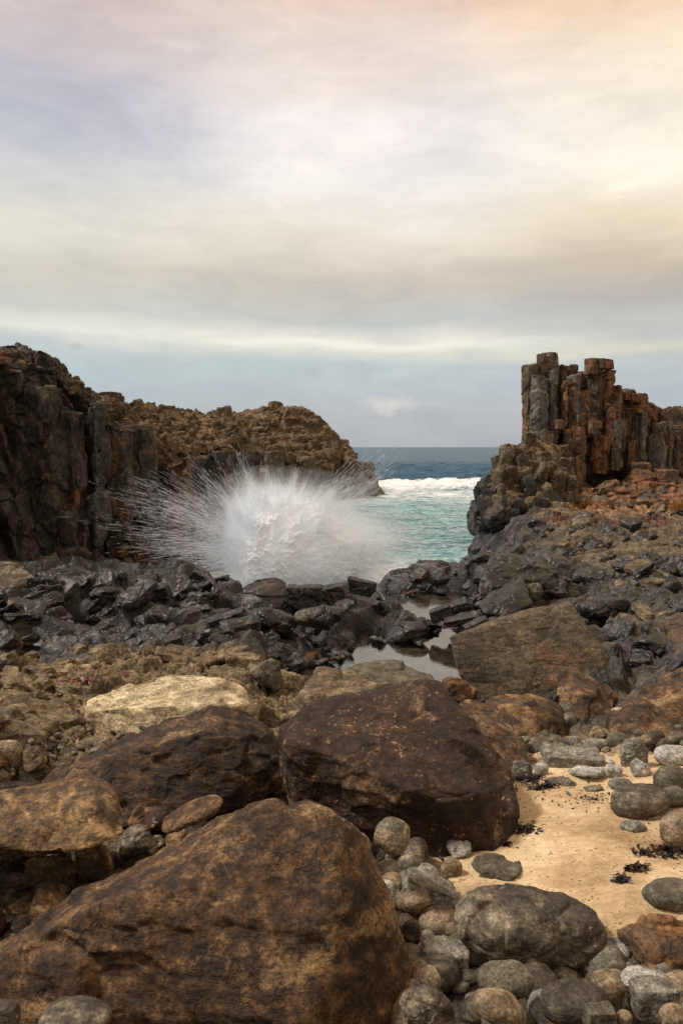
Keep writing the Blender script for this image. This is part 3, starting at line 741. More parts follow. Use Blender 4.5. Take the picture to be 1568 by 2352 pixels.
ip = lambda a: np.stack([np.interp(uu, L, a[:, k]) for k in range(a.shape[1])], 1)
foot_u = ip(foot); rim_u = ip(rim); sky_u = ip(sky_)
n1_, n2_ = 400, 190
vv = np.concatenate([np.linspace(0, 1, n1_), np.linspace(1, 2, n2_ + 1)[1:], np.linspace(2, 3, NV - n1_ - n2_ + 1)[1:]])
Vc = np.zeros((NU, NV, 3))
for j, t in enumerate(vv):
    if t <= 1:
        a = t ** .9
        xy = foot_u * (1 - a) + rim_u[:, :2] * a
        z = -1.2 * (1 - t) + rim_u[:, 2] * t
        Vc[:, j, :2] = xy; Vc[:, j, 2] = z
    elif t <= 2:
        Vc[:, j] = rim_u * (2 - t) + sky_u * (t - 1)
        Vc[:, j, 2] += .25 * math.sin((t - 1) * math.pi)
    else:
        Vc[:, j] = sky_u + np.array([0, 9 * (t - 2), -4 * (t - 2) ** 1.3])
Vc = Vc.reshape(-1, 3)
cF = grid_faces(NU, NV)
N = normals(Vc, cF)
if N[:, 1].mean() > 0: N = -N; cF = cF[:, ::-1]
tt = np.tile(vv, NU)
wall = 1 - sstep(tt, .88, 1.05)
wv = Vc + .35 * np.stack([vnoise(Vc * .5, 61), vnoise(Vc * .5, 62), vnoise(Vc * .5, 63)], 1)
wv[:, 0] += .12 * Vc[:, 2]
a1, b1, g1 = slab(wv / np.array([1.5, 1.5, 7.0]), 71, .8, .30)
a2, b2, g2 = slab(wv / np.array([1.0, 1.0, 2.1]), 72, .9, .30)
a3, b3, g3 = slab(wv / np.array([.42, .42, .62]), 73, 1.0, .18)
p1, pb1, pe1 = pile(wv / np.array([1.0, 1.0, .75]), 74, .6)
p2, pb2, pe2 = pile(wv / np.array([.45, .45, .36]), 75, .6)
low = fbm(Vc * .35, 3, 66)
disp = wall * (.62 * low + 1.0 * a1 + .50 * a2 + .15 * a3) + (1 - wall) * (.42 * p1 + .22 * p2 + .08 * a3)
disp *= (1 - .6 * sstep(tt, 2.2, 3))
Vc2 = Vc + N * disp[:, None]
nb = fbm(Vc * np.array([1, 1, .25]) * .9, 4, 80); nb2 = fbm(Vc * np.array([1, 1, .5]) * 2.2, 4, 81)
cc = mixc(np.tile(C(.040, .034, .028), (len(Vc), 1)), np.tile(C(.085, .070, .052), (len(Vc), 1)), b2)
cc = mixc(cc, np.tile(C(.080, .082, .078), (len(Vc), 1)), sstep(nb2, .1, .5) * .8)
cc = mixc(cc, np.tile(C(.15, .065, .024), (len(Vc), 1)), sstep(nb + .3 * (b1 - .5), .22, .55) * .75)
cc = mixc(cc, np.tile(C(.028, .027, .026), (len(Vc), 1)), (1 - sstep(Vc[:, 2] + 1.4 * nb, 1.0, 4.2)) * .75)
cc = mixc(cc, np.tile(C(.11, .030, .018), (len(Vc), 1)), np.exp(-((Vc[:, 2] - 1.0) / .55) ** 2) * sstep(Vc[:, 0], -11, -9) * .7 * sstep(nb2, -.3, .2))
rubm = (1 - wall) * sstep(Vc[:, 0] / Vc[:, 1], -.335, -.27)
rub = mixc(np.tile(C(.085, .058, .030), (len(Vc), 1)), np.tile(C(.175, .12, .065), (len(Vc), 1)), pb2)
cc = mixc(cc, rub, rubm)
cc = mixc(cc, np.tile(C(.17, .12, .07), (len(Vc), 1)), sstep(tt, .8, .95) * wall * .5 * sstep(Vc[:, 0] / Vc[:, 1], -.335, -.27))
# pale mineral streaks down the face
for (cs, rr0, rr1, wd_) in ((186, 1040, 1185, 5.5), (236, 1110, 1300, 3.5), (440, 1130, 1260, 2.0), (310, 1150, 1300, 2.0)):
    e0 = P(cs, rr0, 28.5); e1 = P(cs, rr1, 28.5)
    lx = e0[0] + .08 * np.sin(Vc[:, 2] * 1.7) + .05 * nb2
    k_ = np.exp(-((Vc[:, 0] - lx) / (wd_ * .02)) ** 2) * sstep(Vc[:, 2], e1[2] - .2, e1[2] + .3) * (1 - sstep(Vc[:, 2], e0[2] - .3, e0[2] + .2)) * (tt < 1)
    cc = mixc(cc, np.tile(C(.20, .22, .20), (len(Vc), 1)), k_ * .8)
wetc = (1 - sstep(Vc[:, 2] + 1.4 * nb, .6, 5.0)) * .6
cliff = mesh_from('cliff', Vc2, cF, M['cliff'], smooth=False, col=cc, wet=wetc)
tag(cliff, 'dark jointed basalt cliff with rust streaks rising behind the wet black rocks', None, None, 'structure')

# ------------------------------------------------------------------ headland beyond the splash
LAND = {}
def land(name, pts, mat, level, seed, piles, colf, sharp=14, noise=(.05, 2.0), label=None):
    V, F, c = rock_verts(pts, level=level, sharp=sharp, seed=seed, noise=noise, slabs=(), chips=6, fine=0)
    Nn = normals(V, F); Wv = V + c; dd = 0
    Wq = Wv + .3 * np.stack([vnoise(Wv * .8, 51), vnoise(Wv * .8, 52), vnoise(Wv * .8, 53)], 1)
    for (cell, amp, tl) in piles: dd = dd + amp * pile(Wq / np.array(cell), seed + 5, tl)[0]
    V = V + Nn * dd[:, None]; Wv = V + c
    col, wt = colf(Wv)
    o = mesh_from(name, V, F, mat, tuple(c), None, False, col=col, wet=wt)
    LAND[name] = (V + c, normals(V, F))
    tag(o, label, None, None, 'structure')
    return o
hp = [P(400, 1170, 70), P(540, 973, 78), P(552, 973, 79), P(640, 953, 84), P(700, 940, 86), P(732, 964, 84), P(762, 1000, 83), P(790, 1030, 83), P(826, 1070, 82), P(850, 1098, 81), P(876, 1142, 80),
      P(560, 1018, 75), P(640, 1058, 72), P(740, 1090, 73), P(820, 1130, 76), P(860, 1165, 79), P(600, 1200, 69), P(760, 1200, 72), P(840, 1200, 76), P(400, 1008, 76),
      P(400, 1180, 110), P(800, 1170, 112), P(620, 968, 105), P(740, 983, 100), P(400, 978, 95)]
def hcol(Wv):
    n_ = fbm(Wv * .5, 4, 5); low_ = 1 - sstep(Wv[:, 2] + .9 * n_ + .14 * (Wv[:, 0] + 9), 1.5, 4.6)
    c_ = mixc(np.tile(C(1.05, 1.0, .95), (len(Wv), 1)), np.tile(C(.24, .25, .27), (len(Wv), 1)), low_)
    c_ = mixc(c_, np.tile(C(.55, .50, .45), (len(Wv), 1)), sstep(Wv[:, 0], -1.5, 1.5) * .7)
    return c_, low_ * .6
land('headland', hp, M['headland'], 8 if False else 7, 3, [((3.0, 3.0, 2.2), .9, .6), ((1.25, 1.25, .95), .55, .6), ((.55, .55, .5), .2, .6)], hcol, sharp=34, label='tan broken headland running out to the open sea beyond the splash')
# hump below and left of the tall columns
hump = [P(1074, 1205, 37), P(1090, 1180, 39), P(1124, 1120, 40), P(1163, 1070, 41.5), P(1188, 1025, 43), P(1200, 1012, 43.5), P(1225, 1008, 44), P(1250, 1010, 44), P(1270, 1060, 43), P(1290, 1120, 41),
        P(1120, 1220, 33), P(1150, 1190, 36), P(1210, 1130, 40), P(1250, 1170, 39), P(1300, 1180, 39), P(1092, 1240, 36), P(1180, 1240, 34), P(1320, 1200, 38),
        P(1080, 1200, 52), P(1170, 1030, 50), P(1300, 1050, 50), P(1300, 1200, 50)]
def hucol(Wv):
    n_ = fbm(Wv * .8, 4, 15); low_ = 1 - sstep(Wv[:, 2] + .7 * n_ + .45 * (Wv[:, 0] - 8.8), 1.6, 3.0)
    c_ = mixc(np.tile(C(1.1, 1.05, .98), (len(Wv), 1)), np.tile(C(.20, .21, .23), (len(Wv), 1)), low_)
    return c_, low_ * .8
land('rocky_hill', hump, M['headland'], 7, 9, [((1.3, 1.3, 1.8), .30, .4), ((.6, .6, .9), .14, .4), ((.28, .28, .34), .05, .4)], hucol, sharp=14, label='blocky rock slope falling from the tall columns to the cove')

# ------------------------------------------------------------------ the column stack on the right: a thing with its columns as parts
st_base = P(1330, 1130, 45)
stack = bpy.data.objects.new('rock_stack', None); COL.objects.link(stack); stack.location = st_base
tag(stack, 'tall orange and brown stack of upright basalt columns beside the cove', 'rock formation')
z2 = lambda x, y, Y: P(1160.3 + .26 * x, 784 + .26 * y, Y)
cols = [  # x0, x1, top, foot, distance, stuff, top tilt
    (165, 300, 205, 960, 45.6, 'b', .10), (238, 392, 300, 935, 44.9, 'g', -.2), (296, 372, 118, 700, 45.9, 'b', -.3), (335, 480, 90, 600, 46.0, 'b', 0), (378, 482, 240, 760, 45.3, 'g', .2), (470, 560, 210, 800, 46.2, 'r', 0), (560, 640, 200, 700, 46.4, 'r', -.1),
    (508, 562, 352, 745, 45.0, 'r', -.6), (562, 668, 300, 760, 45.3, 'g', .3), (636, 708, 258, 640, 46.9, 'b', 0), (650, 768, 430, 650, 45.5, 'r', .0), (705, 900, 255, 830, 46.1, 'b', 0), (840, 975, 262, 620, 46.3, 'r', .1),
    (640, 740, 640, 780, 45.4, 'b', 0), (720, 812, 635, 820, 45.2, 'b', -.2), (895, 978, 555, 1150, 45.2, 'r', -.2), (780, 860, 800, 1140, 44.8, 'o', .1), (840, 915, 820, 1155, 44.7, 'o', -.1), (960, 1032, 455, 1120, 45.6, 'r', 0), (930, 1030, 700, 1120, 45.2, 'g', -.3),
    (355, 476, 790, 1150, 44.6, 'b', 0), (458, 612, 915, 1240, 44.3, 'b', .1), (528, 586, 768, 1010, 44.8, 'b', 0), (602, 712, 762, 1250, 44.6, 'r', -.1), (618, 700, 1010, 1320, 44.2, 'b', .2), (226, 335, 920, 1210, 44.3, 't', .0), (160, 278, 1112, 1260, 43.9, 't', -.1),
    (165, 295, 1258, 1430, 43.6, 't', 0), (395, 486, 1262, 1400, 43.6, 't', .1), (275, 332, 1030, 1230, 44.0, 't', 0), (98, 165, 1195, 1350, 43.6, 't', 0), (968, 1032, 395, 720, 46.6, 'r', 0), (1030, 1130, 450, 1000, 47.6, 'r', .2), (1100, 1248, 470, 1000, 47.8, 'o', .1),
    (1003, 1080, 620, 1130, 46.3, 'b', 0), (1068, 1142, 595, 1110, 46.5, 'r', .1), (1130, 1205, 570, 1130, 46.0, 'b', .1), (1190, 1256, 620, 1120, 45.8, 'g', -.2), (1230, 1296, 608, 1120, 47.0, 'r', 0), (1286, 1358, 605, 900, 47.2, 'r', .1), (1250, 1312, 830, 1130, 46.4, 'b', 0),
    (1312, 1422, 720, 1150, 46.2, 'g', .1), (1405, 1500, 790, 1140, 46.6, 'b', 0), (1352, 1424, 655, 800, 48.4, 'o', .1), (1486, 1600, 730, 1140, 47.0, 'b', .1), (1420, 1800, 665, 1100, 49.5, 'r', -.1), (1090, 1162, 880, 1110, 45.6, 'r', 0), (948, 1004, 915, 1110, 44.9, 't', -.3),
    (1010, 1068, 700, 950, 45.9, 't', 0), (1600, 1760, 760, 1150, 46.6, 'g', 0), (1740, 1950, 700, 1150, 47.5, 'b', .1), (700, 790, 900, 1160, 45.6, 'b', 0), (735, 800, 820, 1100, 46.0, 'b', 0), (610, 660, 640, 800, 44.9, 'r', -.4)]
mm = dict(k='black', b='s_brown', g='s_grey', r='s_rust', o='s_orange', t='s_tan')
rs0 = np.random.RandomState(12)
for yy in (905, 985, 1075, 1165, 1255, 1345):
    x = {905: 60, 985: 10, 1075: -20, 1165: -90, 1255: -160, 1345: -230}[yy]
    while x < 230 - (yy > 1100) * 90:
        w_ = rs0.uniform(48, 88)
        cols.append((x, x + w_, yy + rs0.uniform(-18, 30), yy + rs0.uniform(110, 190), 43.0 - (yy - 905) / 440 * 6.0 + rs0.uniform(-.2, .2) + max(0, 60 - x) * .004, 't' if x + (yy - 905) * -.55 > -90 else 'k', rs0.uniform(-.25, .35)))
        x += w_ * 1.25
def prism(cx_, Yc, w_, zt, zb, mat, parent, seed, tl=0.0, lean=0.0, cell=1.0, amp=1.0):
    rs = np.random.RandomState(seed)
    ns = rs.choice([5, 6]); ang = rs.uniform(0, 6.28) + np.arange(ns) * 2 * math.pi / ns + rs.uniform(-.28, .28, ns)
    r_ = w_ / (np.cos(ang).max() - np.cos(ang).min()); cx_ = cx_ - r_ * (np.cos(ang).max() + np.cos(ang).min()) / 2
    dpt = max(r_, .35) * 1.05; pts = []
    for an in ang:
        x_ = cx_ + r_ * math.cos(an); y_ = Yc + dpt + dpt * math.sin(an)
        pts.append((x_, y_, zb)); pts.append((x_ + lean, y_, zt + tl * (x_ - cx_) - .10 * abs(rs.normal()) * (math.sin(an) > 0)))
    return rock('column', pts, mat, parent=parent, smooth=False, level=6, sharp=80, seed=seed + 100, noise=(.012, 2.0), slabs=[((1.1 * cell, 1.1 * cell, 1.25 * cell), .15 * amp, .3, .3), ((.5 * cell, .5 * cell, .7 * cell), .05 * amp, .7, .35), ((.2, .2, .3), .015, .8, .3)], chips=0, fine=.004, merge=12)
for i, (x0, x1, t_, f_, Yc, k, tl) in enumerate(cols):
    a = np.array(z2(x0, t_, Yc)); b_ = np.array(z2(x1, f_ + 25, Yc))
    prism((a[0] + b_[0]) / 2, Yc, b_[0] - a[0], a[2], b_[2], M[mm[k]], stack, 500 + i, tl)
# upright joints standing out of the left cliff
rs0 = np.random.RandomState(31); ctop = lambda c: float(np.interp(c, [q[0] for q in secs], [q[4] for q in secs])); crim = lambda c: float(np.interp(c, [q[0] for q in secs], [q[2] for q in secs])); cft = lambda c: float(np.interp(c, [q[0] for q in secs], [q[1] for q in secs]))
cc_ = -110.0; i = 0
while cc_ < 535:
    wpx = rs0.uniform(26, 92); c_ = cc_ + wpx / 2; Yf = cft(c_)
    top = (ctop(c_) + 14 if c_ < 205 else crim(c_) - 10) + max(-6, rs0.normal() * 40 + 20)
    for tier in (0, 1):
        if rs0.rand() < (.4 if tier == 1 else .30): continue
        Yc = Yf - .25 - .75 * tier + rs0.uniform(-.25, .25); tp = top if tier == 0 else top + rs0.uniform(70, 300)
        if tp > 1290: continue
        X0 = P(c_ - wpx / 2, tp, Yc); X1 = P(c_ + wpx / 2, tp, Yc)
        k = rs0.choice(['c_dark', 'c_grey', 'c_dark', 'c_rust'], p=[.4, .25, .2, .15]) if not (280 < c_ < 420) else rs0.choice(['c_dark', 'c_rust'])
        prism((X0[0] + X1[0]) / 2 + rs0.uniform(-.2, .2) * tier, Yc, (X1[0] - X0[0]) * rs0.uniform(.95, 1.3), X0[2], -.6, M[k], cliff, 1500 + i, rs0.uniform(-.4, .3), rs0.uniform(-.45, .2), 1.5, 2.6); i += 1
    cc_ += wpx * rs0.uniform(.8, 1.1)
core = [z2(*p) for p in ((200, 330, 47.2), (470, 330, 47.2), (640, 360, 47.6), (900, 360, 47.6), (1000, 560, 47.8), (1280, 700, 48.2), (1500, 800, 48.6), (2000, 780, 49.5), (190, 1250, 46.6), (600, 1350, 46.4), (1200, 1250, 47.4), (2000, 1250, 48.0),
        (260, 420, 49.5), (900, 500, 50.5), (1500, 900, 52), (2000, 900, 53), (260, 1250, 50), (2000, 1250, 54))]
rock('core', core, M['s_brown'], parent=stack, smooth=False, level=7, sharp=18, seed=590, noise=(.03, 2.0), slabs=[((.8, .8, 2.4), .5, .6, .4), ((.4, .4, .9), .12, .8, .3)], chips=0, fine=0)
for i, (x0, x1, t_, f_, Yc, k) in enumerate([(712, 850, 150, 300, 46.2, 'r'), (800, 942, 155, 255, 46.1, 'r'), (858, 942, 172, 252, 45.9, 'o'), (708, 800, 205, 305, 45.8, 'r'),
        (352, 448, 1080, 1196, 43.6, 't'), (438, 510, 690, 780, 44.6, 'r'), (1030, 1110, 445, 520, 47.2, 'o'), (1090, 1190, 455, 540, 47.2, 'o'), (1160, 1248, 488, 600, 47.2, 'r'), (1140, 1240, 565, 640, 46.2, 'o'), (985, 1030, 1040, 1110, 44.6, 't'),
        (410, 500, 1180, 1250, 43.6, 't'), (460, 530, 1170, 1250, 43.7, 'o'), (800, 845, 700, 770, 44.9, 'r'), (745, 812, 710, 830, 44.7, 'b'), (632, 672, 645, 720, 44.6, 't')]):
    a = np.array(z2(x0, t_, Yc)); b_ = np.array(z2(x1, f_, Yc)); c_ = (a + b_) / 2
    pts = blob_pts(0, 0, (b_[0] - a[0]) / 2, (b_[0] - a[0]) / 2.2, (a[2] - b_[2]) / 2, 'block', 700 + i, 0, .3, tuple(c_))
    rock('block', pts, M[mm[k]], parent=stack, smooth=False, level=5, sharp=26, seed=720 + i, chips=3)

# ------------------------------------------------------------------ unseen quarry wall, presumed behind the viewpoint, added to darken front faces
bu, bv = np.meshgrid(np.radians(np.linspace(72, 288, 320)), np.linspace(0, 1, 120), indexing='ij'); bu = bu.ravel(); bv = bv.ravel()
Rw = 15 + 2.5 * bv
Vb = np.stack([np.sin(bu) * Rw, np.cos(bu) * Rw * .8, 1.0 + bv * 8.0 * (.8 + .25 * np.sin(bu * 3))], 1)
w1, wb1, _ = slab(Vb / np.array([1.5, 1.5, 6.0]), 171, .8, .3); w2_, wb2, _ = slab(Vb / np.array([.8, .8, 1.6]), 172, .9, .3)
Vb = Vb - np.stack([np.sin(bu), np.cos(bu), bu * 0], 1) * (1.0 * w1 + .4 * w2_)[:, None]
tag(mesh_from('unseen_quarry_cliff', Vb, grid_faces(320, 120), M['cliff'], smooth=False, col=mixc(np.tile(C(.045, .038, .030), (len(Vb), 1)), np.tile(C(.12, .085, .050), (len(Vb), 1)), wb2), wet=np.zeros(len(Vb))), kind='structure')
# ------------------------------------------------------------------ the big boulders, one by one
def big(name, label, pts, mat, cat='boulder', yk=1.0, **kw):
    kw.setdefault('merge', 9); kw['sharp'] = max(kw.get('sharp', 20), 16) * 1.6
    pts = [(p[0], p[1], p[2] * yk) for p in pts]
    return rock(name, [P(*p) for p in pts], M[mat], label, cat, smooth=kw.pop('smooth', True), **kw)
big('boulder', 'largest boulder, brown and angular with an orange stained front, filling the bottom left',
    [(620, 1820, 4.85), (672, 1822, 4.8), (480, 1878, 5.0), (745, 1850, 4.75), (0, 2222, 4.4), (-160, 2300, 4.3), (220, 2082, 4.32), (395, 2042, 4.28), (585, 2130, 4.12), (665, 2240, 3.97), (715, 2330, 3.87),
     (775, 1872, 4.62), (765, 2100, 4.18), (735, 2300, 3.92), (848, 1950, 4.75), (908, 2080, 4.6), (940, 2250, 4.35), (955, 2420, 4.2), (-160, 2520, 4.3), (280, 2650, 4.12), (650, 2650, 3.95), (740, 2650, 3.92), (940, 2650, 4.25), (620, 2010, 5.6), (200, 2150, 5.2), (900, 2120, 5.2), (-160, 2420, 5.0)],
    'brown', level=7, sharp=44, seed=1, noise=(.015, 1.6), slabs=[((.75, .75, .5), .045, .9, .12), ((.30, .30, .16), .018, 1.0, .3), ((.11, .11, .07), .007, 1.0, .3)], chips=0, fine=.002, strata=((.35, -.2, 1), .16, .018))
big('boulder', 'dark rust brown boulder speckled with pale patches in the middle of the foreground',
    [(700, 1612, 7.0), (880, 1577, 7.3), (990, 1560, 7.25), (1075, 1632, 7.0), (650, 1665, 6.9), (652, 1700, 6.3), (1188, 1795, 6.25), (1192, 1870, 6.05), (690, 1712, 6.2), (840, 1728, 6.05), (905, 1800, 5.8), (1000, 1828, 5.75), (1110, 1815, 5.8),
     (645, 1860, 6.6), (760, 1905, 6.4), (860, 1935, 6.3), (1000, 1968, 5.85), (1140, 1970, 5.75), (1186, 1935, 5.95), (700, 1820, 7.3), (1120, 1820, 7.3), (1180, 2000, 6.2), (700, 2000, 6.2)],
    'dark', level=7, sharp=44, seed=2, noise=(.015, 1.7), slabs=[((.8, .8, .55), .05, .9, .12), ((.32, .32, .2), .020, 1.0, .3), ((.12, .12, .09), .008, 1.0, .3)], chips=0, fine=.002)
big('boulder', 'long brown ridge-backed boulder with a tan crest left of the dark speckled boulder',
    [(95, 1795, 6.9), (95, 1850, 6.6), (240, 1712, 7.2), (400, 1645, 7.5), (478, 1620, 7.5), (560, 1630, 7.6), (648, 1690, 7.4), (655, 1810, 6.9), (600, 1840, 6.8), (420, 1895, 6.45), (275, 1905, 6.35), (480, 1672, 6.9), (300, 1742, 6.8), (610, 1765, 6.8), (190, 1785, 6.7),
     (300, 1850, 7.6), (600, 1850, 7.6), (100, 1900, 6.6)],
    'ridge', level=7, sharp=44, seed=3, noise=(.015, 1.9), slabs=[((.6, .6, .4), .045, .9, .12), ((.26, .26, .16), .020, 1.0, .3), ((.10, .10, .07), .008, 1.0, .3)], chips=0, fine=.002, strata=((.3, .1, 1), .13, .022))
big('boulder', 'long cream coloured flat-topped boulder behind the ridge-backed brown boulder',
    [(190, 1612, 9.6), (255, 1580, 10.3), (370, 1550, 10.8), (480, 1550, 10.8), (560, 1576, 10.5), (592, 1618, 9.9), (594, 1660, 9.6), (540, 1680, 9.3), (400, 1705, 9.1), (210, 1705, 9.2), (188, 1650, 9.3), (205, 1628, 9.3), (350, 1618, 9.25), (480, 1620, 9.25), (565, 1615, 9.4),
     (250, 1700, 10.6), (550, 1700, 10.6)],
    'cream', level=6, sharp=30, seed=4, noise=(.018, 1.9), slabs=[((.7, .7, .5), .06, .9, .2), ((.22, .22, .2), .018, 1.0, .25)], chips=4, fine=.008)
big('boulder', 'large tilted slab-faced grey brown block flecked with white beside the tide pool',
    [(1030, 1462, 11.6), (1042, 1510, 11.4), (1060, 1562, 11.3), (1100, 1610, 11.2), (1420, 1612, 11.2), (1452, 1594, 11.3), (1347, 1438, 11.9), (1302, 1383, 12.2), (1200, 1402, 12.1), (1062, 1448, 11.8), (1055, 1480, 12.5), (1300, 1393, 13.0), (1425, 1570, 12.4), (1120, 1570, 12.4), (1100, 1640, 11.6), (1400, 1640, 11.6)],
    'slabm', level=7, sharp=70, seed=5, noise=(.008, 1.5), slabs=[((1.0, 1.0, .55), .022, .8, .35), ((.35, .35, .16), .010, 1, .3)], chips=0, fine=.004)
big('boulder', 'ochre boulder with a sunlit squared end at the left edge',
    [(-120, 1880, 5.2), (0, 1848, 5.5), (100, 1808, 5.6), (200, 1762, 5.7), (250, 1785, 5.6), (272, 1850, 5.3), (272, 1925, 5.05), (200, 1955, 4.95), (60, 1962, 4.9), (-120, 1950, 4.9), (0, 1895, 5.05), (220, 1840, 5.15), (240, 1900, 6.0), (0, 1930, 5.9), (-120, 1960, 5.9)],
    'lit', level=6, sharp=34, seed=6, noise=(.018, 1.9), slabs=[((.35, .35, .3), .05, .9, .2), ((.13, .13, .11), .014, 1.0, .25)], chips=4, fine=.008)
big('boulder', 'tan ridged boulder at the near edge of the tide pool, behind the dark speckled boulder',
    [(645, 1655, 8.6), (668, 1630, 9.2), (712, 1574, 9.9), (735, 1532, 10.4), (780, 1520, 10.6), (850, 1540, 10.4), (905, 1572, 9.9), (900, 1620, 9.2), (700, 1670, 8.5), (780, 1600, 9.5), (850, 1680, 8.8), (700, 1640, 10.6), (900, 1640, 10.4)],
    'tan', level=6, sharp=30, seed=7, noise=(.018, 1.9), slabs=[((.45, .45, .4), .07, .9, .25), ((.16, .16, .14), .022, 1.0, .25)], chips=6, fine=.01)
big('boulder', 'dark olive round-backed boulder dipping into the tide pool',
    [(790, 1535, 11.2), (830, 1518, 11.6), (890, 1514, 11.8), (940, 1522, 11.8), (990, 1550, 11.4), (1000, 1580, 11.0), (900, 1570, 10.9), (800, 1580, 10.9), (900, 1600, 12), (820, 1610, 11.6), (990, 1600, 11.6)],
    'olive', level=6, sharp=12, seed=8, noise=(.018, 1.9), slabs=[((.5, .5, .4), .05, .9, .3)], chips=3)
big('boulder', 'brown rounded boulder with a flat lit top below the tilted slab',
    [(1110, 1608, 9.2), (1150, 1588, 9.6), (1230, 1582, 9.7), (1280, 1595, 9.5), (1297, 1630, 9.1), (1285, 1690, 8.7), (1230, 1715, 8.4), (1170, 1700, 8.4), (1100, 1650, 8.8), (1180, 1620, 8.9), (1260, 1625, 8.9), (1150, 1740, 9.3), (1280, 1720, 9.3)],
    'brown', level=6, sharp=24, seed=10, noise=(.018, 1.9), slabs=[((.4, .4, .35), .045, .9, .25)], chips=6)
big('boulder', 'steep brown boulder leaning beside the right shoulder of the dark speckled boulder',
    [(1040, 1612, 8.2), (1085, 1600, 8.5), (1150, 1620, 8.3), (1190, 1680, 7.7), (1218, 1760, 7.2), (1215, 1792, 7.05), (1170, 1800, 7.0), (1100, 1700, 7.6), (1060, 1650, 8.0), (1140, 1680, 7.6), (1180, 1830, 7.5), (1050, 1750, 8.2), (1200, 1760, 8.0)],
    'brown', level=6, sharp=30, seed=11, noise=(.018, 1.9), slabs=[((.35, .35, .35), .05, .9, .25)], chips=6)
big('boulder', 'brown wedge boulder standing in front of the right corner of the tilted slab',
    [(1275, 1560, 9.8), (1290, 1538, 10.0), (1320, 1540, 10.1), (1380, 1570, 10.0), (1414, 1600, 9.6), (1408, 1650, 9.2), (1350, 1668, 9.0), (1300, 1655, 9.1), (1275, 1610, 9.4), (1330, 1590, 9.4), (1310, 1700, 9.6), (1400, 1690, 9.8)],
    'brown', level=6, sharp=30, seed=12, noise=(.018, 1.9), slabs=[((.4, .4, .35), .055, .9, .25)], chips=5)
big('boulder', 'huge brown boulder with a tan sloping top at the right edge',
    [(1380, 1655, 9.3), (1400, 1635, 9.7), (1480, 1575, 10.2), (1540, 1540, 10.6), (1700, 1500, 11), (1800, 1600, 10.2), (1800, 1760, 9.0), (1620, 1745, 8.6), (1490, 1722, 8.7), (1400, 1690, 8.9), (1460, 1630, 9.3), (1560, 1590, 9.6), (1450, 1760, 9.6), (1800, 1700, 11.5), (1450, 1700, 10.5)],
    'brown', yk=.93, level=6, sharp=30, seed=13, noise=(.018, 1.9), slabs=[((.5, .5, .4), .06, .9, .25), ((.17, .17, .14), .018, 1.0, .25)], chips=5, strata=((.5, .2, 1), .16, .02))
big('boulder', 'yellow brown overhanging boulder at the right edge above the huge brown one',
    [(1460, 1482, 14.2), (1480, 1455, 14.5), (1520, 1412, 15.0), (1560, 1400, 15.2), (1700, 1395, 15.4), (1750, 1500, 14.2), (1600, 1505, 13.8), (1500, 1508, 13.8), (1470, 1508, 13.9), (1540, 1460, 14.2), (1500, 1540, 14.8), (1700, 1540, 15)],
    'tan', yk=.88, level=6, sharp=24, seed=14, noise=(.018, 1.9), slabs=[((.6, .6, .5), .06, .9, .25)], chips=5)
big('boulder', 'black wet overhanging slab block with a hollow underside above the tide pool',
    [(1093, 1372, 18.2), (1100, 1318, 19.0), (1135, 1280, 19.8), (1210, 1270, 20.4), (1300, 1275, 20.6), (1318, 1290, 20.2), (1314, 1330, 19.4), (1290, 1352, 18.9), (1210, 1330, 18.5), (1130, 1312, 18.6), (1120, 1420, 18.6), (1300, 1400, 19.6), (1250, 1400, 18.9)],
    'black', level=6, sharp=26, seed=15, noise=(.05, 1.6), slabs=[((.9, .9, .45), .12, .9, .3), ((.3, .3, .2), .035, 1, .3)], chips=3, smooth=False)
big('boulder', 'dark pointed boulder with a grey facet leaning under the overhanging slab block',
    [(1100, 1388, 17.3), (1130, 1358, 17.7), (1175, 1326, 18.0), (1200, 1322, 18.0), (1222, 1350, 17.6), (1218, 1385, 17.1), (1180, 1408, 16.8), (1110, 1412, 16.8), (1180, 1360, 17.2), (1120, 1440, 17.4), (1210, 1430, 17.4)],
    'black', level=6, sharp=22, seed=16, noise=(.05, 1.6), slabs=[((.5, .5, .4), .05, .9, .3)], chips=4, smooth=False)
big('boulder', 'dark round-topped boulder resting under the left cliff at the left edge',
    [(-60, 1285, 20.5), (0, 1278, 20.8), (50, 1298, 20.5), (85, 1325, 20.0), (92, 1360, 19.4), (60, 1398, 18.8), (0, 1402, 18.7), (-80, 1400, 18.8), (20, 1330, 19.4), (0, 1430, 20), (80, 1420, 20)],
    'mottle', level=6, sharp=12, seed=17, noise=(.018, 1.9), slabs=[((.8, .8, .5), .08, .9, .3)], chips=4)
big('boulder', 'rounded black boulder with layered cracks standing right before the splash',
    [(550, 1392, 18.0), (556, 1350, 18.4), (585, 1328, 18.8), (625, 1322, 18.9), (655, 1335, 18.7), (662, 1370, 18.1), (650, 1402, 17.7), (560, 1405, 17.7), (600, 1360, 17.9), (600, 1430, 18.4)],
    'black', level=6, sharp=13, seed=18, noise=(.05, 1.8), slabs=[((.9, .9, .3), .05, .9, .4), ((.3, .3, .2), .02, 1, .3)], chips=5, smooth=False)
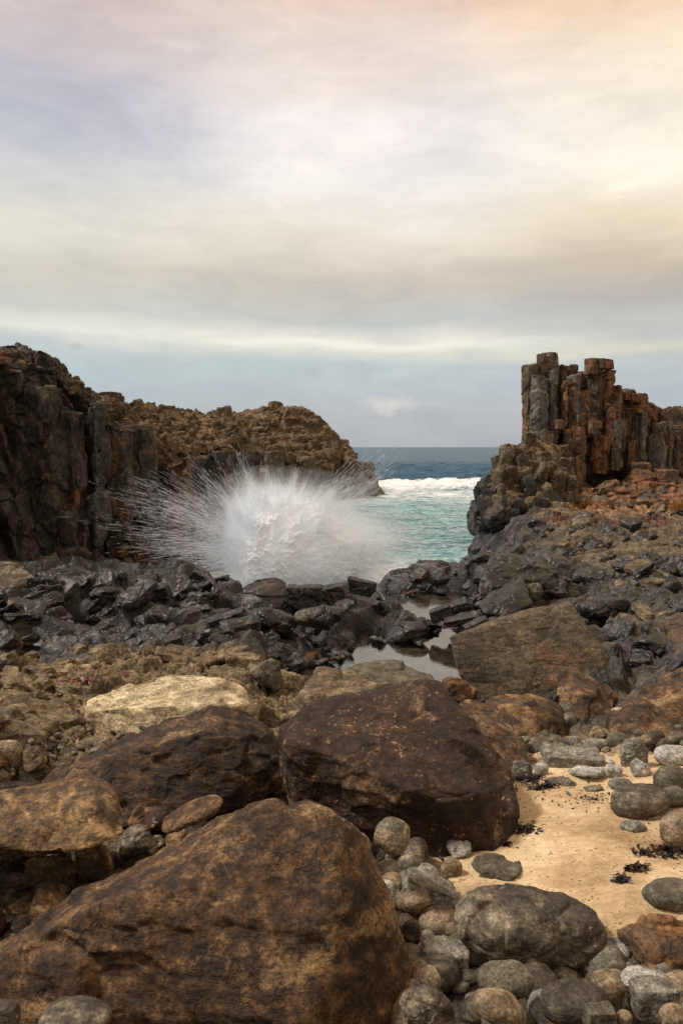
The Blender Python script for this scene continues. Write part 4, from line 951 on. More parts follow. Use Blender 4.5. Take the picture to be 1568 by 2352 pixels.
# grey-topped round boulder with its cap as a part
def cap_cobble():
    Y = 5.15
    o = place('round tan cobble with a smooth grey cap lodged against the dark speckled boulder', 899, 1919, 118, 108, M['sandy'], 'cobble', Y=Y, depth=.85, roll=-12)
    vs = np.array([v.co[:] for v in o.data.vertices]); zt = vs[:, 2].max()
    me = o.data.copy(); me.name = 'cap'
    bm = bmesh.new(); bm.from_mesh(me)
    for v in bm.verts: v.co += v.normal * .0025
    dl = [v for v in bm.verts if v.co.z < zt * .80 + .10 * v.co.x - .02 * math.sin(40 * v.co.x)]
    bmesh.ops.delete(bm, geom=dl, context='VERTS'); bm.to_mesh(me); bm.free()
    me.materials.clear(); me.materials.append(M['olive'])
    c = bpy.data.objects.new('cap', me); COL.objects.link(c); c.parent = o
cap_cobble()

S = [  # label, centre col,row, width,height, material, kind, extras
 ('rounded red brown elongated cobble between the ridge-backed and the largest boulder', 440, 1868, 205, 112, 'brown', 'cobble', dict(roll=22, Y=5.35)),
 ('small dark wedge rock in the gap left of the rounded red brown cobble', 312, 1893, 90, 55, 'dark', 'boulder', dict(roll=15, Y=5.5)),
 ('orange rounded rock with black stains at the left edge', 75, 2095, 170, 110, 'lit', 'cobble', dict(roll=8, Y=4.55)),
 ('mottled underside stone below the orange stained rock at the left edge', 50, 2160, 140, 90, 'mottle', 'cobble', dict(Y=4.6)),
 ('flat chocolate brown rock under the ochre boulder at the left edge', 45, 1955, 110, 115, 'dark', 'boulder', dict(Y=5.0)),
 ('ochre topped broken rock under the ochre boulder', 122, 2005, 140, 100, 'lit', 'boulder', dict(roll=-15, Y=4.95)),
 ('yellow brown fractured rock beside the largest boulder', 215, 1985, 100, 115, 'lit', 'boulder', dict(Y=4.95)),
 ('dark stone wedged behind the upper slope of the largest boulder', 300, 1950, 130, 110, 'mottle', 'boulder', dict(roll=35, Y=5.1)),
 ('round pale mottled boulder cut by the bottom edge at the left', 175, 2335, 230, 110, 'mottle', 'cobble', dict(Y=3.30)),
 ('small rounded boulder in the bottom left corner', 15, 2335, 90, 100, 'mottle', 'cobble', dict(Y=3.45)),
 ('smooth olive brown round boulder at the left edge above the ochre one', 18, 1742, 92, 120, 'sandy', 'cobble', dict(Y=7.2)),
 ('smooth tan cobble below the round boulder at the left edge', 12, 1780, 75, 60, 'sandy', 'cobble', dict(Y=6.9)),
 ('dark brown flat rock on the left edge behind the ochre boulder', 45, 1815, 130, 70, 'dark', 'boulder', dict(Y=6.4)),
 ('small round grey cobble tucked behind the ochre boulder', 78, 1815, 38, 34, 'pale', 'cobble', dict(Y=5.9)),
 # right cluster by the sand
 ('largest mottled grey brown oblong boulder at the near edge of the sand', 1212, 2122, 455, 225, 'mottle', 'cobble', dict(roll=-8, Y=4.75, depth=.6, level=7, sharp=9, noise=(.09, 1.5), slabs=((.28, .02, .8, .5),))),
 ('dark grey mottled boulder below the grey-capped cobble', 948, 2005, 118, 118, 'mottle', 'cobble', dict(Y=4.95)),
 ('pale grey angular cobble on top of the small pile beside the sand', 1057, 1950, 74, 66, 'pale', 'boulder', dict(Y=5.1, roll=20, sharp=9)),
 ('tan upright oval cobble below the pale angular cobble', 1038, 1998, 66, 70, 'sandy', 'cobble', dict(Y=4.95, roll=-30)),
 ('flat olive brown rock half buried at the near edge of the sand', 1140, 1992, 155, 66, 'olive', 'boulder', dict(Y=5.15, sharp=9)),
 ('wedge of pale grey rock with a dark face left of the largest mottled boulder', 975, 2060, 135, 105, 'grey', 'block', dict(Y=4.7, roll=-22)),
 ('small pale grey round cobble stuck under the largest mottled boulder', 980, 2158, 56, 58, 'pale', 'cobble', dict(Y=4.4)),
 ('small dark mottled cobble beside the right flank of the largest boulder', 945, 2145, 60, 80, 'mottle', 'cobble', dict(Y=4.5)),
 ('grey rock split by upright joints, like stacked books, at the bottom', 1015, 2222, 120, 110, 'grey', 'block', dict(Y=4.25, roll=-12, slabs=((.055, .012, .5, .6),))),
 ('smooth round olive grey cobble under the largest mottled boulder', 1160, 2250, 190, 115, 'olive', 'cobble', dict(Y=4.1)),
 ('smooth tan oval cobble cut by the bottom edge', 1150, 2318, 175, 120, 'sandy', 'cobble', dict(Y=3.78, roll=-20)),
 ('dark wrinkled boulder on the bottom edge beside the largest boulder', 985, 2318, 165, 130, 'mottle', 'boulder', dict(Y=3.75, sharp=8)),
 ('round mottled boulder with a pale yellow cap on the bottom edge', 1320, 2305, 225, 140, 'mottle', 'cobble', dict(Y=3.95)),
 ('tan round cobble between the yellow-capped boulder and the squared grey cobble', 1408, 2275, 75, 80, 'sandy', 'cobble', dict(Y=4.15)),
 ('squared grey cobble near the bottom right corner', 1500, 2290, 125, 92, 'grey', 'block', dict(Y=4.1, sharp=9)),
 ('long blue grey cobble behind the squared grey cobble', 1480, 2248, 150, 60, 'pale', 'cobble', dict(Y=4.35)),
 ('small angular brown stone on the bottom edge', 1378, 2338, 75, 55, 'olive', 'block', dict(Y=3.65)),
 ('small tan cobble on the bottom edge right of the angular stone', 1432, 2340, 55, 50, 'sandy', 'cobble', dict(Y=3.7)),
 ('pale tan cobble in the bottom right corner', 1545, 2335, 95, 70, 'sandy', 'cobble', dict(Y=3.75)),
 ('broad orange brown boulder at the right edge below the sand', 1525, 2170, 230, 165, 'orange', 'boulder', dict(Y=4.75, sharp=8, roll=10)),
 ('smooth grey oval boulder at the right edge above the orange brown one', 1540, 2055, 190, 100, 'olive', 'cobble', dict(Y=5.15)),
 ('smooth tan grey boulder at the right edge resting on the sand', 1568, 1905, 145, 125, 'sandy', 'cobble', dict(Y=6.0, roll=25)),
 ('flat grey oval stone half buried in the sand', 1454, 1900, 84, 44, 'grey', 'cobble', dict(Y=6.05)),
 ('speckled brown oval boulder at the back of the sand', 1470, 1840, 172, 98, 'mottle', 'cobble', dict(Y=6.5, roll=10, sharp=9)),
 ('dark olive boulder at the right edge behind the speckled brown one', 1545, 1792, 125, 92, 'olive', 'cobble', dict(Y=6.9)),
 ('dark low boulder between the speckled and the tan grey boulder at the right edge', 1545, 1832, 100, 70, 'olive', 'cobble', dict(Y=6.75)),
 ('pale grey round boulder at the right edge above the dark olive one', 1545, 1735, 120, 66, 'pale', 'cobble', dict(Y=7.4)),
 ('small folded pale grey stone beside the dark olive boulder', 1472, 1768, 52, 50, 'pale', 'boulder', dict(Y=7.0)),
 ('upright pointed grey cobble leaning among the stones behind the sand', 1457, 1730, 84, 96, 'grey', 'boulder', dict(Y=7.4, sharp=7)),
 ('dark rounded boulder behind the upright pointed cobble', 1418, 1705, 70, 62, 'olive', 'cobble', dict(Y=7.8)),
 ('long pale grey broken stone lying at the back of the sand', 1352, 1776, 118, 52, 'pale', 'boulder', dict(Y=7.0, sharp=8, roll=-6)),
 ('squared pale cobble against the right end of the long broken stone', 1408, 1776, 40, 40, 'pale', 'block', dict(Y=7.0, sharp=9)),
 ('smooth grey oval cobble between the broken stone and the speckled boulder', 1424, 1802, 76, 44, 'grey', 'cobble', dict(Y=6.75)),
 ('two-toned wedge stone with a tan top behind the long broken stone', 1310, 1738, 150, 54, 'grey', 'block', dict(Y=7.4, roll=-5)),
 ('mottled grey oval cobble above the two-toned wedge stone', 1330, 1708, 78, 42, 'grey', 'cobble', dict(Y=7.8, roll=-10)),
 ('tan angular stone in the gap below the brown wedge boulder', 1372, 1692, 46, 36, 'tan', 'boulder', dict(Y=8.0)),
 ('upright pale grey domed cobble at the left back corner of the sand', 1242, 1768, 46, 46, 'pale', 'cobble', dict(Y=6.95)),
 ('broken grey rock foot at the base of the leaning brown boulder', 1196, 1768, 52, 44, 'grey', 'boulder', dict(Y=6.9)),
 ('dark flat rock behind the domed cobble', 1255, 1712, 110, 54, 'olive', 'boulder', dict(Y=7.8)),
 ('round dark boulder in the shade between the flat-topped and the wedge boulder', 1305, 1660, 60, 62, 'olive', 'cobble', dict(Y=8.7)),
 ('small pale oval pebble beside the pointed cobble', 1400, 1755, 28, 28, 'pale', 'cobble', dict(Y=7.2)),
 ('small flat grey stone lying on the sand', 1314, 1826, 50, 24, 'grey', 'cobble', dict(Y=6.5, roll=-25)),
 ('low brown stone dusted with sand behind the flat grey stone', 1290, 1800, 70, 30, 'olive', 'boulder', dict(Y=6.75)),
 ('small dark stone at the right end of the weed strand', 1362, 1815, 52, 24, 'olive', 'boulder', dict(Y=6.55)),
 ('pale flat stone pressed into the sand at the right', 1528, 1862, 60, 26, 'pale', 'boulder', dict(Y=6.4)),
 ('grey stone behind the pale flat stone at the right', 1555, 1848, 46, 24, 'grey', 'boulder', dict(Y=6.5)),
 ('small mottled grey cobble between the largest boulder and the grey-capped cobble', 836, 1903, 40, 50, 'grey', 'cobble', dict(Y=5.3)),
 ('flat brown layered rock in the shade under the dark speckled boulder', 800, 1872, 160, 44, 'dark', 'boulder', dict(Y=5.7)),
 ('small orange brown boulder between the olive boulder and the tilted slab', 1052, 1590, 86, 64, 'orange', 'boulder', dict(Y=10.6, roll=-20)),
 ('brown boulder lit on top beside the right corner of the tilted slab', 1418, 1540, 60, 60, 'orange', 'boulder', dict(Y=12.4)),
 ('small upright rock under the yellow brown overhang', 1545, 1535, 80, 80, 'tan', 'boulder', dict(Y=13.0, sharp=8)),
 ('tan faceted boulder group stone left of the wide cream boulder, beyond the brown pool', 255, 1520, 118, 84, 'tan', 'boulder', dict(Y=14.2)),
 ('squat tan boulder split by a crack beside the brown pool', 168, 1545, 104, 56, 'tan', 'block', dict(Y=13.6)),
 ('tan knob of rock above the squat split boulder', 175, 1505, 64, 60, 'tan', 'boulder', dict(Y=14.6)),
 ('lined tan rock rib sloping up behind the cream boulder', 480, 1512, 210, 70, 'tan', 'boulder', dict(Y=13.6, roll=16, strata=((-.3, 0, 1), .12, .03))),
 ('dark knuckled rock at the left shore of the tide pool', 610, 1548, 90, 80, 'mottle', 'boulder', dict(Y=12.2)),
 ('brown squared rock beside the left end of the tide pool', 560, 1530, 80, 60, 'tan', 'block', dict(Y=12.8)),
 ('low tan rock at the left edge above the brown gravel', 90, 1590, 150, 60, 'tan', 'boulder', dict(Y=12.0)),
 ('dark brown rock at the left edge of the brown pool', 15, 1530, 70, 80, 'mottle', 'boulder', dict(Y=12.9)),
 ('small brown rounded rock beside the pointed dark boulder', 1228, 1360, 50, 60, 'mottle', 'cobble', dict(Y=18.0)),
 ('sharp black rock blade leaning right in the upper tide pool', 1052, 1398, 62, 46, 'black', 'block', dict(Y=17.8, roll=28)),
 ('black rock lump at the left of the leaning blade', 1012, 1410, 50, 34, 'black', 'block', dict(Y=17.6, roll=20)),
 ('flat black slab below the leaning blade', 1060, 1422, 90, 30, 'black', 'block', dict(Y=17.0, roll=12)),
 ('black layered rock standing in the middle of the tide pool', 928, 1450, 120, 44, 'black', 'boulder', dict(Y=17.2, roll=10)),
 ('flat grey wet slab at the left corner of the tilted slab block', 1095, 1440, 60, 40, 'black', 'block', dict(Y=16.2, roll=24)),
 ('smooth dark slanting slab right of the tilted slab block', 1385, 1395, 130, 70, 'black', 'boulder', dict(Y=15.5, roll=18)),
 ('big black block with a pale wet side left of the splash', 455, 1345, 60, 62, 'black', 'block', dict(Y=20.5, roll=-35)),
 ('black pyramid-shaped rock in the middle of the black shelf', 355, 1425, 60, 56, 'black', 'boulder', dict(Y=16.8)),
 ('black slanting slab with a lit upper face on the shelf', 510, 1428, 110, 48, 'black', 'block', dict(Y=16.4, roll=16)),
 ('black stepped block right behind the round black boulder', 700, 1372, 84, 60, 'black', 'block', dict(Y=18.2)),
 ('black leaning block on the crest of the shelf below the sea', 765, 1368, 80, 52, 'black', 'block', dict(Y=18.8, roll=14)),
 ('black jagged block at the right end of the crest', 830, 1352, 70, 46, 'black', 'block', dict(Y=20.0, roll=-12)),
 ('big black broken mass in the middle of the shelf before the pool', 620, 1425, 110, 70, 'black', 'boulder', dict(Y=16.2, roll=-20)),
 ('black ribbed mass right of the broken mass on the shelf', 730, 1420, 130, 60, 'black', 'boulder', dict(Y=16.6)),
 ('orange squared boulder at the front of the rubble under the stack', 1443, 1143, 52, 34, 's_orange', 'block', dict(Y=42.5, name='boulder')),
 ('brown orange boulder right of the squared orange one', 1490, 1142, 52, 32, 's_rust', 'boulder', dict(Y=42.8)),
 ('largest lit orange boulder on top of the rubble under the stack', 1470, 1094, 70, 40, 's_orange', 'boulder', dict(Y=44.5)),
 ('dark squared boulder at the right end of the rubble heap', 1527, 1096, 58, 40, 's_rust', 'block', dict(Y=44.5)),
 ('long flat orange slab across the rubble heap', 1506, 1117, 80, 22, 's_orange', 'block', dict(Y=43.6, roll=-4)),
 ('flat orange slab on top of the rubble against the columns', 1467, 1072, 50, 20, 's_orange', 'block', dict(Y=45.0)),
 ('red brown boulder at the right edge of the rubble heap', 1560, 1130, 44, 34, 's_rust', 'block', dict(Y=43.5)),
 ('orange brown slab at the right edge below the red brown boulder', 1556, 1150, 50, 22, 's_orange', 'block', dict(Y=42.5)),
 ('small grey rhombus rock in front of the rubble heap', 1378, 1146, 26, 14, 's_grey', 'block', dict(Y=41.5)),
 ('flat topped dark rock crowning the left cliff at the notch', 252, 915, 50, 30, 's_brown', 'block', dict(Y=33.3)),
 ('tallest knob on the left shoulder of the headland', 571, 958, 20, 24, 'tan', 'boulder', dict(Y=80)),
 ('low knob right of the tallest shoulder knob on the headland', 606, 962, 26, 18, 'tan', 'boulder', dict(Y=82)),
 ('small triangular rock on the headland slope', 632, 970, 22, 18, 'tan', 'boulder', dict(Y=80)),
 ('rounded knob before the headland summit', 644, 954, 28, 22, 'tan', 'boulder', dict(Y=84)),
 ('summit knob of the headland', 694, 944, 28, 18, 'tan', 'boulder', dict(Y=85)),
 ('square shouldered knob on the seaward side of the headland summit', 724, 968, 18, 30, 'tan', 'block', dict(Y=84)),
 ('low tan rock on the left end of the headland', 548, 968, 24, 14, 'tan', 'boulder', dict(Y=79)),
]
for (lab, cx, cy, w, h_, mt, kd, kw) in S:
    kw = dict(kw)
    if kw.get('Y', 99) < 9 and cy < 2240 and not lab.startswith(('rounded red', 'largest mottled')): kw.pop('Y')
    far = kw.get('Y', 8.5) > 30
    kw.setdefault('level', 4 if far else (6 if w > 90 and kw.get('Y', 7) < 8 else 5))
    if mt in ('black',) or far or kd == 'block' and kw.get('Y', 7) > 9: kw['smooth'] = False
    place(lab, cx, cy, w, h_, M[mt], kd, **kw)

# ------------------------------------------------------------------ scattered stones: a few shapes of each kind, copied
def proto(kind, mat, i, smooth, level, squash=.7):
    pts = blob_pts(0, 0, 1, .85, squash, kind, 900 + i, 0, 0, (0, 0, 0))
    kw = dict(cobble=dict(sharp=7, chips=3, noise=(.07, 1.3), fine=.006), boulder=dict(sharp=26, chips=12, noise=(.05, 1.3), slabs=((.9, .14, .8, .3), (.4, .05, .8, .3))), block=dict(sharp=50, chips=7, noise=(.03, 1.3), slabs=((.9, .14, .7, .3), (.4, .05, .8, .3))))[kind]
    V, F, c = rock_verts(pts, level=level, seed=950 + i, **kw)
    V[:, 2] -= V[:, 2].min()
    o = mesh_from('tmp', V, F, mat, smooth=smooth); me = o.data
    bpy.data.objects.remove(o)
    return me
rnd = random.Random(4)
def scatter(name, label, cat, group, protos, spots, tilt=.5, sink=.25, dip=None):
    for (x, y, s) in spots:
        o = bpy.data.objects.new(name, rnd.choice(protos)); COL.objects.link(o)
        o.scale = (s * rnd.uniform(.8, 1.25), s * rnd.uniform(.8, 1.25), s * rnd.uniform(.7, 1.2))
        o.rotation_euler = (rnd.uniform(-tilt, tilt), rnd.uniform(-tilt, tilt), rnd.uniform(0, 6.28))
        if dip: o.rotation_euler = (rnd.gauss(dip[0], .25), rnd.gauss(dip[1], .28), rnd.gauss(dip[2], .45))
        o.location = (x, y, gh(x, y) - s * sink)
        tag(o, label, cat, group)
def in_pool(x, y):
    return float(pool_sd(x, y)[0]) < .12
def spots_px(n, c0, c1, r0, r1, s0, s1, seed, test=None, skip=None):
    """n places on the ground whose spread covers a stretch of shore"""
    rs = random.Random(seed); out = []; tries = 0
    while len(out) < n and tries < 8000:
        tries += 1
        cx = rs.uniform(c0, c1); cy = rs.uniform(r0, r1)
        if skip and skip[0] < cx < skip[1] and skip[2] < cy < skip[3]: continue
        Y = ground_hit(cx, cy); a, b = ray(cx, cy); x = a * Y
        if Y >= 59 or in_pool(x, Y) or (640 < cx < 1060 and 1440 < cy < 1600) or (535 < cx < 900 and 1310 < cy < 1374) or (test and not test(x, Y)): continue
        out.append((x, Y, rs.uniform(s0, s1) ** 1 if rs.random() < .7 else rs.uniform(s0, (s0 + s1) / 2)))
    return out
notsand = lambda x, y: ell(x, y, sand_c[0] + .1, sand_c[1] + .1, 1.75, 1.75) > .88
pc = [proto('cobble', M[m], i, True, 4) for i, m in enumerate(['grey', 'olive', 'mottle', 'sandy', 'sandy', 'grey', 'pale', 'mottle'])]
scatter('cobble', 'rounded grey or brown cobble filling the gaps among the boulders at the near right', 'cobble', 'cobbles filling the gaps on the right', pc, spots_px(110, 880, 1640, 1990, 2420, .07, .19, 1, notsand) + spots_px(45, 1160, 1600, 1660, 1800, .06, .15, 2, notsand))
pl_ = [proto('boulder', M[m], 10 + i, True, 4) for i, m in enumerate(['brown', 'dark', 'lit', 'mottle'])]
scatter('boulder', 'brown broken rock in the dark gaps among the boulders at the left', 'rock', 'brown rocks filling the gaps on the left', pl_, spots_px(60, -60, 420, 1780, 2250, .09, .2, 3) + spots_px(14, -40, 120, 1660, 1800, .08, .16, 5))
pt_ = [proto(k, M['tan'], 20 + i, False, 3, .5) for i, k in enumerate(['block', 'boulder', 'boulder', 'block'])]
scatter('rock', 'tan broken rock among the low dry rubble on the near left shore', 'rock', 'tan broken rocks on the left shore', pt_, spots_px(120, -40, 620, 1530, 1720, .06, .26, 6, None, (170, 620, 1538, 1760)))
pg_ = [proto(k, M[m], 40 + i, True, 3, .6) for i, (k, m) in enumerate([('cobble', 'olive'), ('boulder', 'mottle'), ('boulder', 'grey')])]
scatter('pebble', 'small grey pebble in the dark gravel below the cream boulder', 'pebble', 'pebbles below the cream boulder', pg_, spots_px(120, 60, 420, 1700, 1800, .03, .075, 16))
pb_ = [proto(k, M['black'], 30 + i, False, 4, (.38, .6, .45, .3, .7, .5)[i]) for i, k in enumerate(['block', 'boulder', 'block', 'block', 'boulder', 'block'])]
scatter('rock_slab', 'jagged wet black rock slab on the broken shelf left of and before the splash', 'rock', 'black rock slabs on the left shelf', pb_, spots_px(150, -20, 960, 1335, 1500, .10, .40, 7, lambda x, y: pool_free(x, y)) if False else spots_px(150, -20, 960, 1335, 1500, .10, .40, 7), sink=.3, dip=(.15, -.45, .35))
scatter('rock_slab', 'jagged wet black rock slab on the shelf between the cove and the stack', 'rock', 'black rock slabs on the right shelf', pb_, spots_px(130, 960, 1568, 1190, 1400, .12, .42, 8, lambda x, y: x > .9), sink=.3, dip=(.15, -.45, .35))
def rim_spots(n, s0, s1, seed):
    rs = np.random.RandomState(seed); out = []
    while len(out) < n:
        pg = pool_w[rs.choice(len(pool_w), p=[.45, .28, .12, .04, .05, .04, .02])]; i = rs.randint(len(pg)); t = rs.rand(); q = pg[i] * (1 - t) + pg[(i + 1) % len(pg)] * t + rs.normal(size=2) * .16
        if q[1] < 16.0 and q[0] > -1.3 and q[1] < 13.9 + .9 * max(0, q[0]): continue
        if pool_sd(q[0], q[1])[0] > -.12: out.append((q[0], q[1], rs.uniform(s0, s1)))
    return out
scatter('rim_rock', 'small wet black rock on the rim of the tide pools', 'rock', 'small black rocks round the tide pools', pb_, rim_spots(200, .06, .24, 3), sink=.35, dip=(.15, -.35, .35))
scatter('rock_shard', 'dark angular shard of rock on the slope right of the tilted slab block', 'rock', 'dark shards right of the tilted slab', pb_, spots_px(110, 1290, 1620, 1300, 1560, .10, .38, 28), sink=.3, dip=(.15, -.5, .5))
ptr = [proto(k, M[m], 50 + i, False, 3, .5) for i, (k, m) in enumerate([('block', 'tan'), ('boulder', 's_tan'), ('block', 'mottle'), ('boulder', 'tan')])]
scatter('shore_rock', 'tan and brown angular rock strewn on the right shore', 'rock', 'angular rocks on the right shore', ptr, spots_px(110, 1240, 1640, 1180, 1500, .10, .36, 9, lambda x, y: x > 1.5 + .16 * y), tilt=.6, sink=.35)
po_ = [proto(k, M[m], 60 + i, False, 3, .6) for i, (k, m) in enumerate([('block', 's_orange'), ('boulder', 's_rust'), ('block', 's_rust'), ('boulder', 's_tan'), ('block', 's_brown')])]
scatter('rubble_block', 'orange or brown block in the rubble below the columns of the stack', 'rock', 'rubble blocks below the stack', po_, spots_px(190, 1180, 1600, 1060, 1180, .18, .55, 10, lambda x, y: 38 < y < 46), tilt=.7, sink=.3)

def on_land(name, label, cat, group, protos_of, n, s0, s1, seed, key, test, tall=(.6, 1.3)):
    Vw, Nw = LAND[key]; rs = np.random.RandomState(seed); k = 0; tries = 0
    while k < n and tries < 20000:
        tries += 1; j = rs.randint(len(Vw)); v = Vw[j]; nn = Nw[j]
        view = np.array([0, 0, 5.0]) - v
        if nn @ view < .05 * np.linalg.norm(view) or not test(v): continue
        o = bpy.data.objects.new(name, protos_of(v, rs)); COL.objects.link(o); s = rs.uniform(s0, s1)
        o.scale = (s * rs.uniform(.6, 1.0), s * rs.uniform(.6, 1.0), s * rs.uniform(*tall)); o.rotation_euler = (rs.normal() * .15, rs.normal() * .15, .4 + rs.normal() * .35)
        o.location = tuple(v - nn * s * .5 - np.array([0, 0, s * .8])); tag(o, label, cat, group); k += 1
psl = [proto('block', M['s_tan'], 80 + i, False, 3, .8) for i in range(3)]; psk = [proto('block', M['black'], 84 + i, False, 3, .8) for i in range(3)]
on_land('slope_rock', 'upright tan or black block jutting from the slope left of the tall columns', 'rock', 'blocks jutting from the slope by the cove', lambda v, rs: (psk if v[2] + .45 * (v[0] - 8.8) < 2.2 + .5 * rs.normal() else psl)[rs.randint(3)], 230, .12, .46, 3, 'rocky_hill', lambda v: v[2] > .3, (1.0, 2.6))
pbl = [proto('block', M['h_rock'], 90 + i, False, 3, .8) for i in range(4)]
on_land('headland_rock', 'tan brown block of the broken headland beyond the splash', 'rock', 'blocks of the broken headland', lambda v, rs: pbl[rs.randint(4)], 240, .4, 1.2, 4, 'headland', lambda v: v[2] > 2.2 and v[1] < 95)
m_ = (tt > 1.0) & (tt < 2.15) & (Vc2[:, 0] / Vc2[:, 1] > -.33); LAND['top'] = (Vc2[m_], N[m_])
on_land('clifftop_rock', 'tan brown block in the rubble capping the left cliff', 'rock', 'rubble blocks on top of the left cliff', lambda v, rs: pbl[rs.randint(4)], 190, .14, .36, 5, 'top', lambda v: True)

# ------------------------------------------------------------------ seaweed
def leafy(name, label, cat, x, y, r, n, mat, seed, hgt=.05, lw=.035, ll=.07, group=None):
    rs = np.random.RandomState(seed); V = []; F = []
    for k in range(n):
        a = rs.uniform(0, 6.28); d = r * abs(rs.normal()) * .55
        cx_, cy_ = x + d * math.cos(a) * 1.5, y + d * math.sin(a) * .8
        cz_ = max(gh(cx_, cy_), float(zbase(cx_, cy_)[0]) + .03) + rs.uniform(0, hgt)
        th = rs.uniform(0, 6.28); u = np.array([math.cos(th), math.sin(th), rs.uniform(-.5, .5)]); v = np.array([-math.sin(th), math.cos(th), rs.uniform(-.5, .5)])
        b0 = len(V); c0 = np.array([cx_, cy_, cz_]); s_ = rs.uniform(.5, 1.2)
        for (p_, q_) in ((-1, 0), (-.4, .9), (.5, .7), (1, 0), (.4, -.8), (-.5, -.7)):
            V.append(c0 + u * p_ * ll * s_ + v * q_ * lw * s_ + np.array([0, 0, rs.uniform(-.012, .012)]))
        F += [(b0, b0 + 1, b0 + 2, b0 + 3), (b0, b0 + 3, b0 + 4, b0 + 5)]
    V = np.array(V); c = V.mean(0)
    o = mesh_from(name, V - c, np.array(F), mat, tuple(c), smooth=False); tag(o, label, cat, group)
mk = bpy.data.materials.new('kelp'); mk.use_nodes = True
T = NT(mk.node_tree); T.n.clear()
pos = T.new('ShaderNodeNewGeometry').outputs['Position']
b = T.new('ShaderNodeBsdfPrincipled'); T.put(b.inputs['Base Color'], T.ramp(T.noise(pos, 9, 3), [(.4, (.012, .008, .005)), (.56, (.03, .014, .006)), (.68, (.14, .045, .012))])); b.inputs['Roughness'].default_value = .35
T.l.new(b.outputs[0], T.new('ShaderNodeOutputMaterial').inputs[0])
mr = bpy.data.materials.new('red_weed'); mr.use_nodes = True
T = NT(mr.node_tree); T.n.clear()
pos = T.new('ShaderNodeNewGeometry').outputs['Position']
b = T.new('ShaderNodeBsdfPrincipled'); T.put(b.inputs['Base Color'], T.ramp(T.noise(pos, 9, 3), [(.4, (.05, .012, .006)), (.6, (.22, .05, .016))])); b.inputs['Roughness'].default_value = .45
T.l.new(b.outputs[0], T.new('ShaderNodeOutputMaterial').inputs[0])
for i, (lab, cx, cy, r_, n_, m_) in enumerate([
    ('dark brown seaweed clump on the sand beside the domed cobble', 1208, 1800, .11, 220, mk), ('long strand of dark seaweed lying across the back of the sand', 1250, 1818, .12, 150, mk),
    ('black seaweed heap on the sand at the foot of the dark speckled boulder', 1200, 1922, .11, 190, mk), ('small scrap of black weed below the dark speckled boulder', 1155, 1955, .06, 40, mk),
    ('dark weed cluster on the sand near the right edge', 1530, 1968, .12, 100, mk), ('small weed scrap on the sand left of the right weed cluster', 1480, 1975, .06, 30, mk),
    ('reddish weed scrap on the sand above the grey oval boulder', 1462, 2005, .08, 60, mk), ('little dark weed scrap beside the largest mottled boulder', 1425, 2040, .05, 36, mk),
    ('red seaweed washed up behind the cream boulder', 210, 1575, .35, 170, mr)]):
    Yg = ground_hit(cx, cy); a_, _b = ray(cx, cy)
    leafy('seaweed', lab, 'seaweed', a_ * Yg, Yg, r_, n_, m_, 40 + i, lw=.014 if m_ is mk else .03, ll=.03 if m_ is mk else .06, hgt=.03)
# small pebbles and torn weed lying on the sand
rs_ = random.Random(5); sp_l = []
while len(sp_l) < 60:
    x_, y_ = sand_c[0] + rs_.uniform(-1.6, 2.0), sand_c[1] + rs_.uniform(-1.5, 1.9)
    if .25 < ell(x_, y_, sand_c[0] + .1, sand_c[1] + .1, 1.8, 1.8) < 1: sp_l.append((x_, y_, rs_.uniform(.012, .04)))
scatter('pebble', 'tiny grey pebble lying loose on the sand', 'pebble', 'tiny pebbles on the sand', pg_, sp_l, sink=-.2)
leafy('weed_litter', 'scattered dark scraps of dried weed over the sand', 'seaweed', sand_c[0] + .1, sand_c[1] + .45, 1.0, 260, mk, 99, lw=.006, ll=.014, hgt=.012)
tag(bpy.data.objects['weed_litter'], kind='stuff')
# grass tuft at the right edge
mg = bpy.data.materials.new('dry_grass'); mg.use_nodes = True
bs = mg.node_tree.nodes['Principled BSDF']; bs.inputs['Base Color'].default_value = (.34, .19, .06, 1); bs.inputs['Roughness'].default_value = .8
def tuft(label, cx, cy, Y, hh, n, seed):
    rs = np.random.RandomState(seed); c = np.array(P(cx, cy, Y)); V = []; F = []
    for k in range(n):
        a = rs.uniform(0, 6.28); d = rs.uniform(0, .28); p = np.array([math.cos(a) * d, math.sin(a) * d, 0]); ln = hh * rs.uniform(.5, 1.1)
        tip = p * 2.2 + np.array([0, 0, ln]) + rs.normal(size=3) * .08; w_ = np.array([-math.sin(a), math.cos(a), 0]) * .013
        m_ = (p + tip) / 2 + np.array([0, 0, .1]); b0 = len(V)
        V += [p - w_, p + w_, m_ + w_ * .8, m_ - w_ * .8, tip + w_ * .1, tip - w_ * .1]; F += [(b0, b0 + 1, b0 + 2, b0 + 3), (b0 + 3, b0 + 2, b0 + 4, b0 + 5)]
    o = mesh_from('grass_tuft', np.array(V), np.array(F), mg, tuple(c), smooth=False); tag(o, label, 'grass')
tuft('tuft of dry orange grass at the right edge below the rubble', 1556, 1192, 38, .9, 420, 1)
tuft('smaller dry grass tuft left of the larger tuft', 1348, 1165, 40, .45, 120, 2)
tuft('low sparse grass tuft above the larger dry tuft', 1545, 1168, 41, .6, 160, 3)

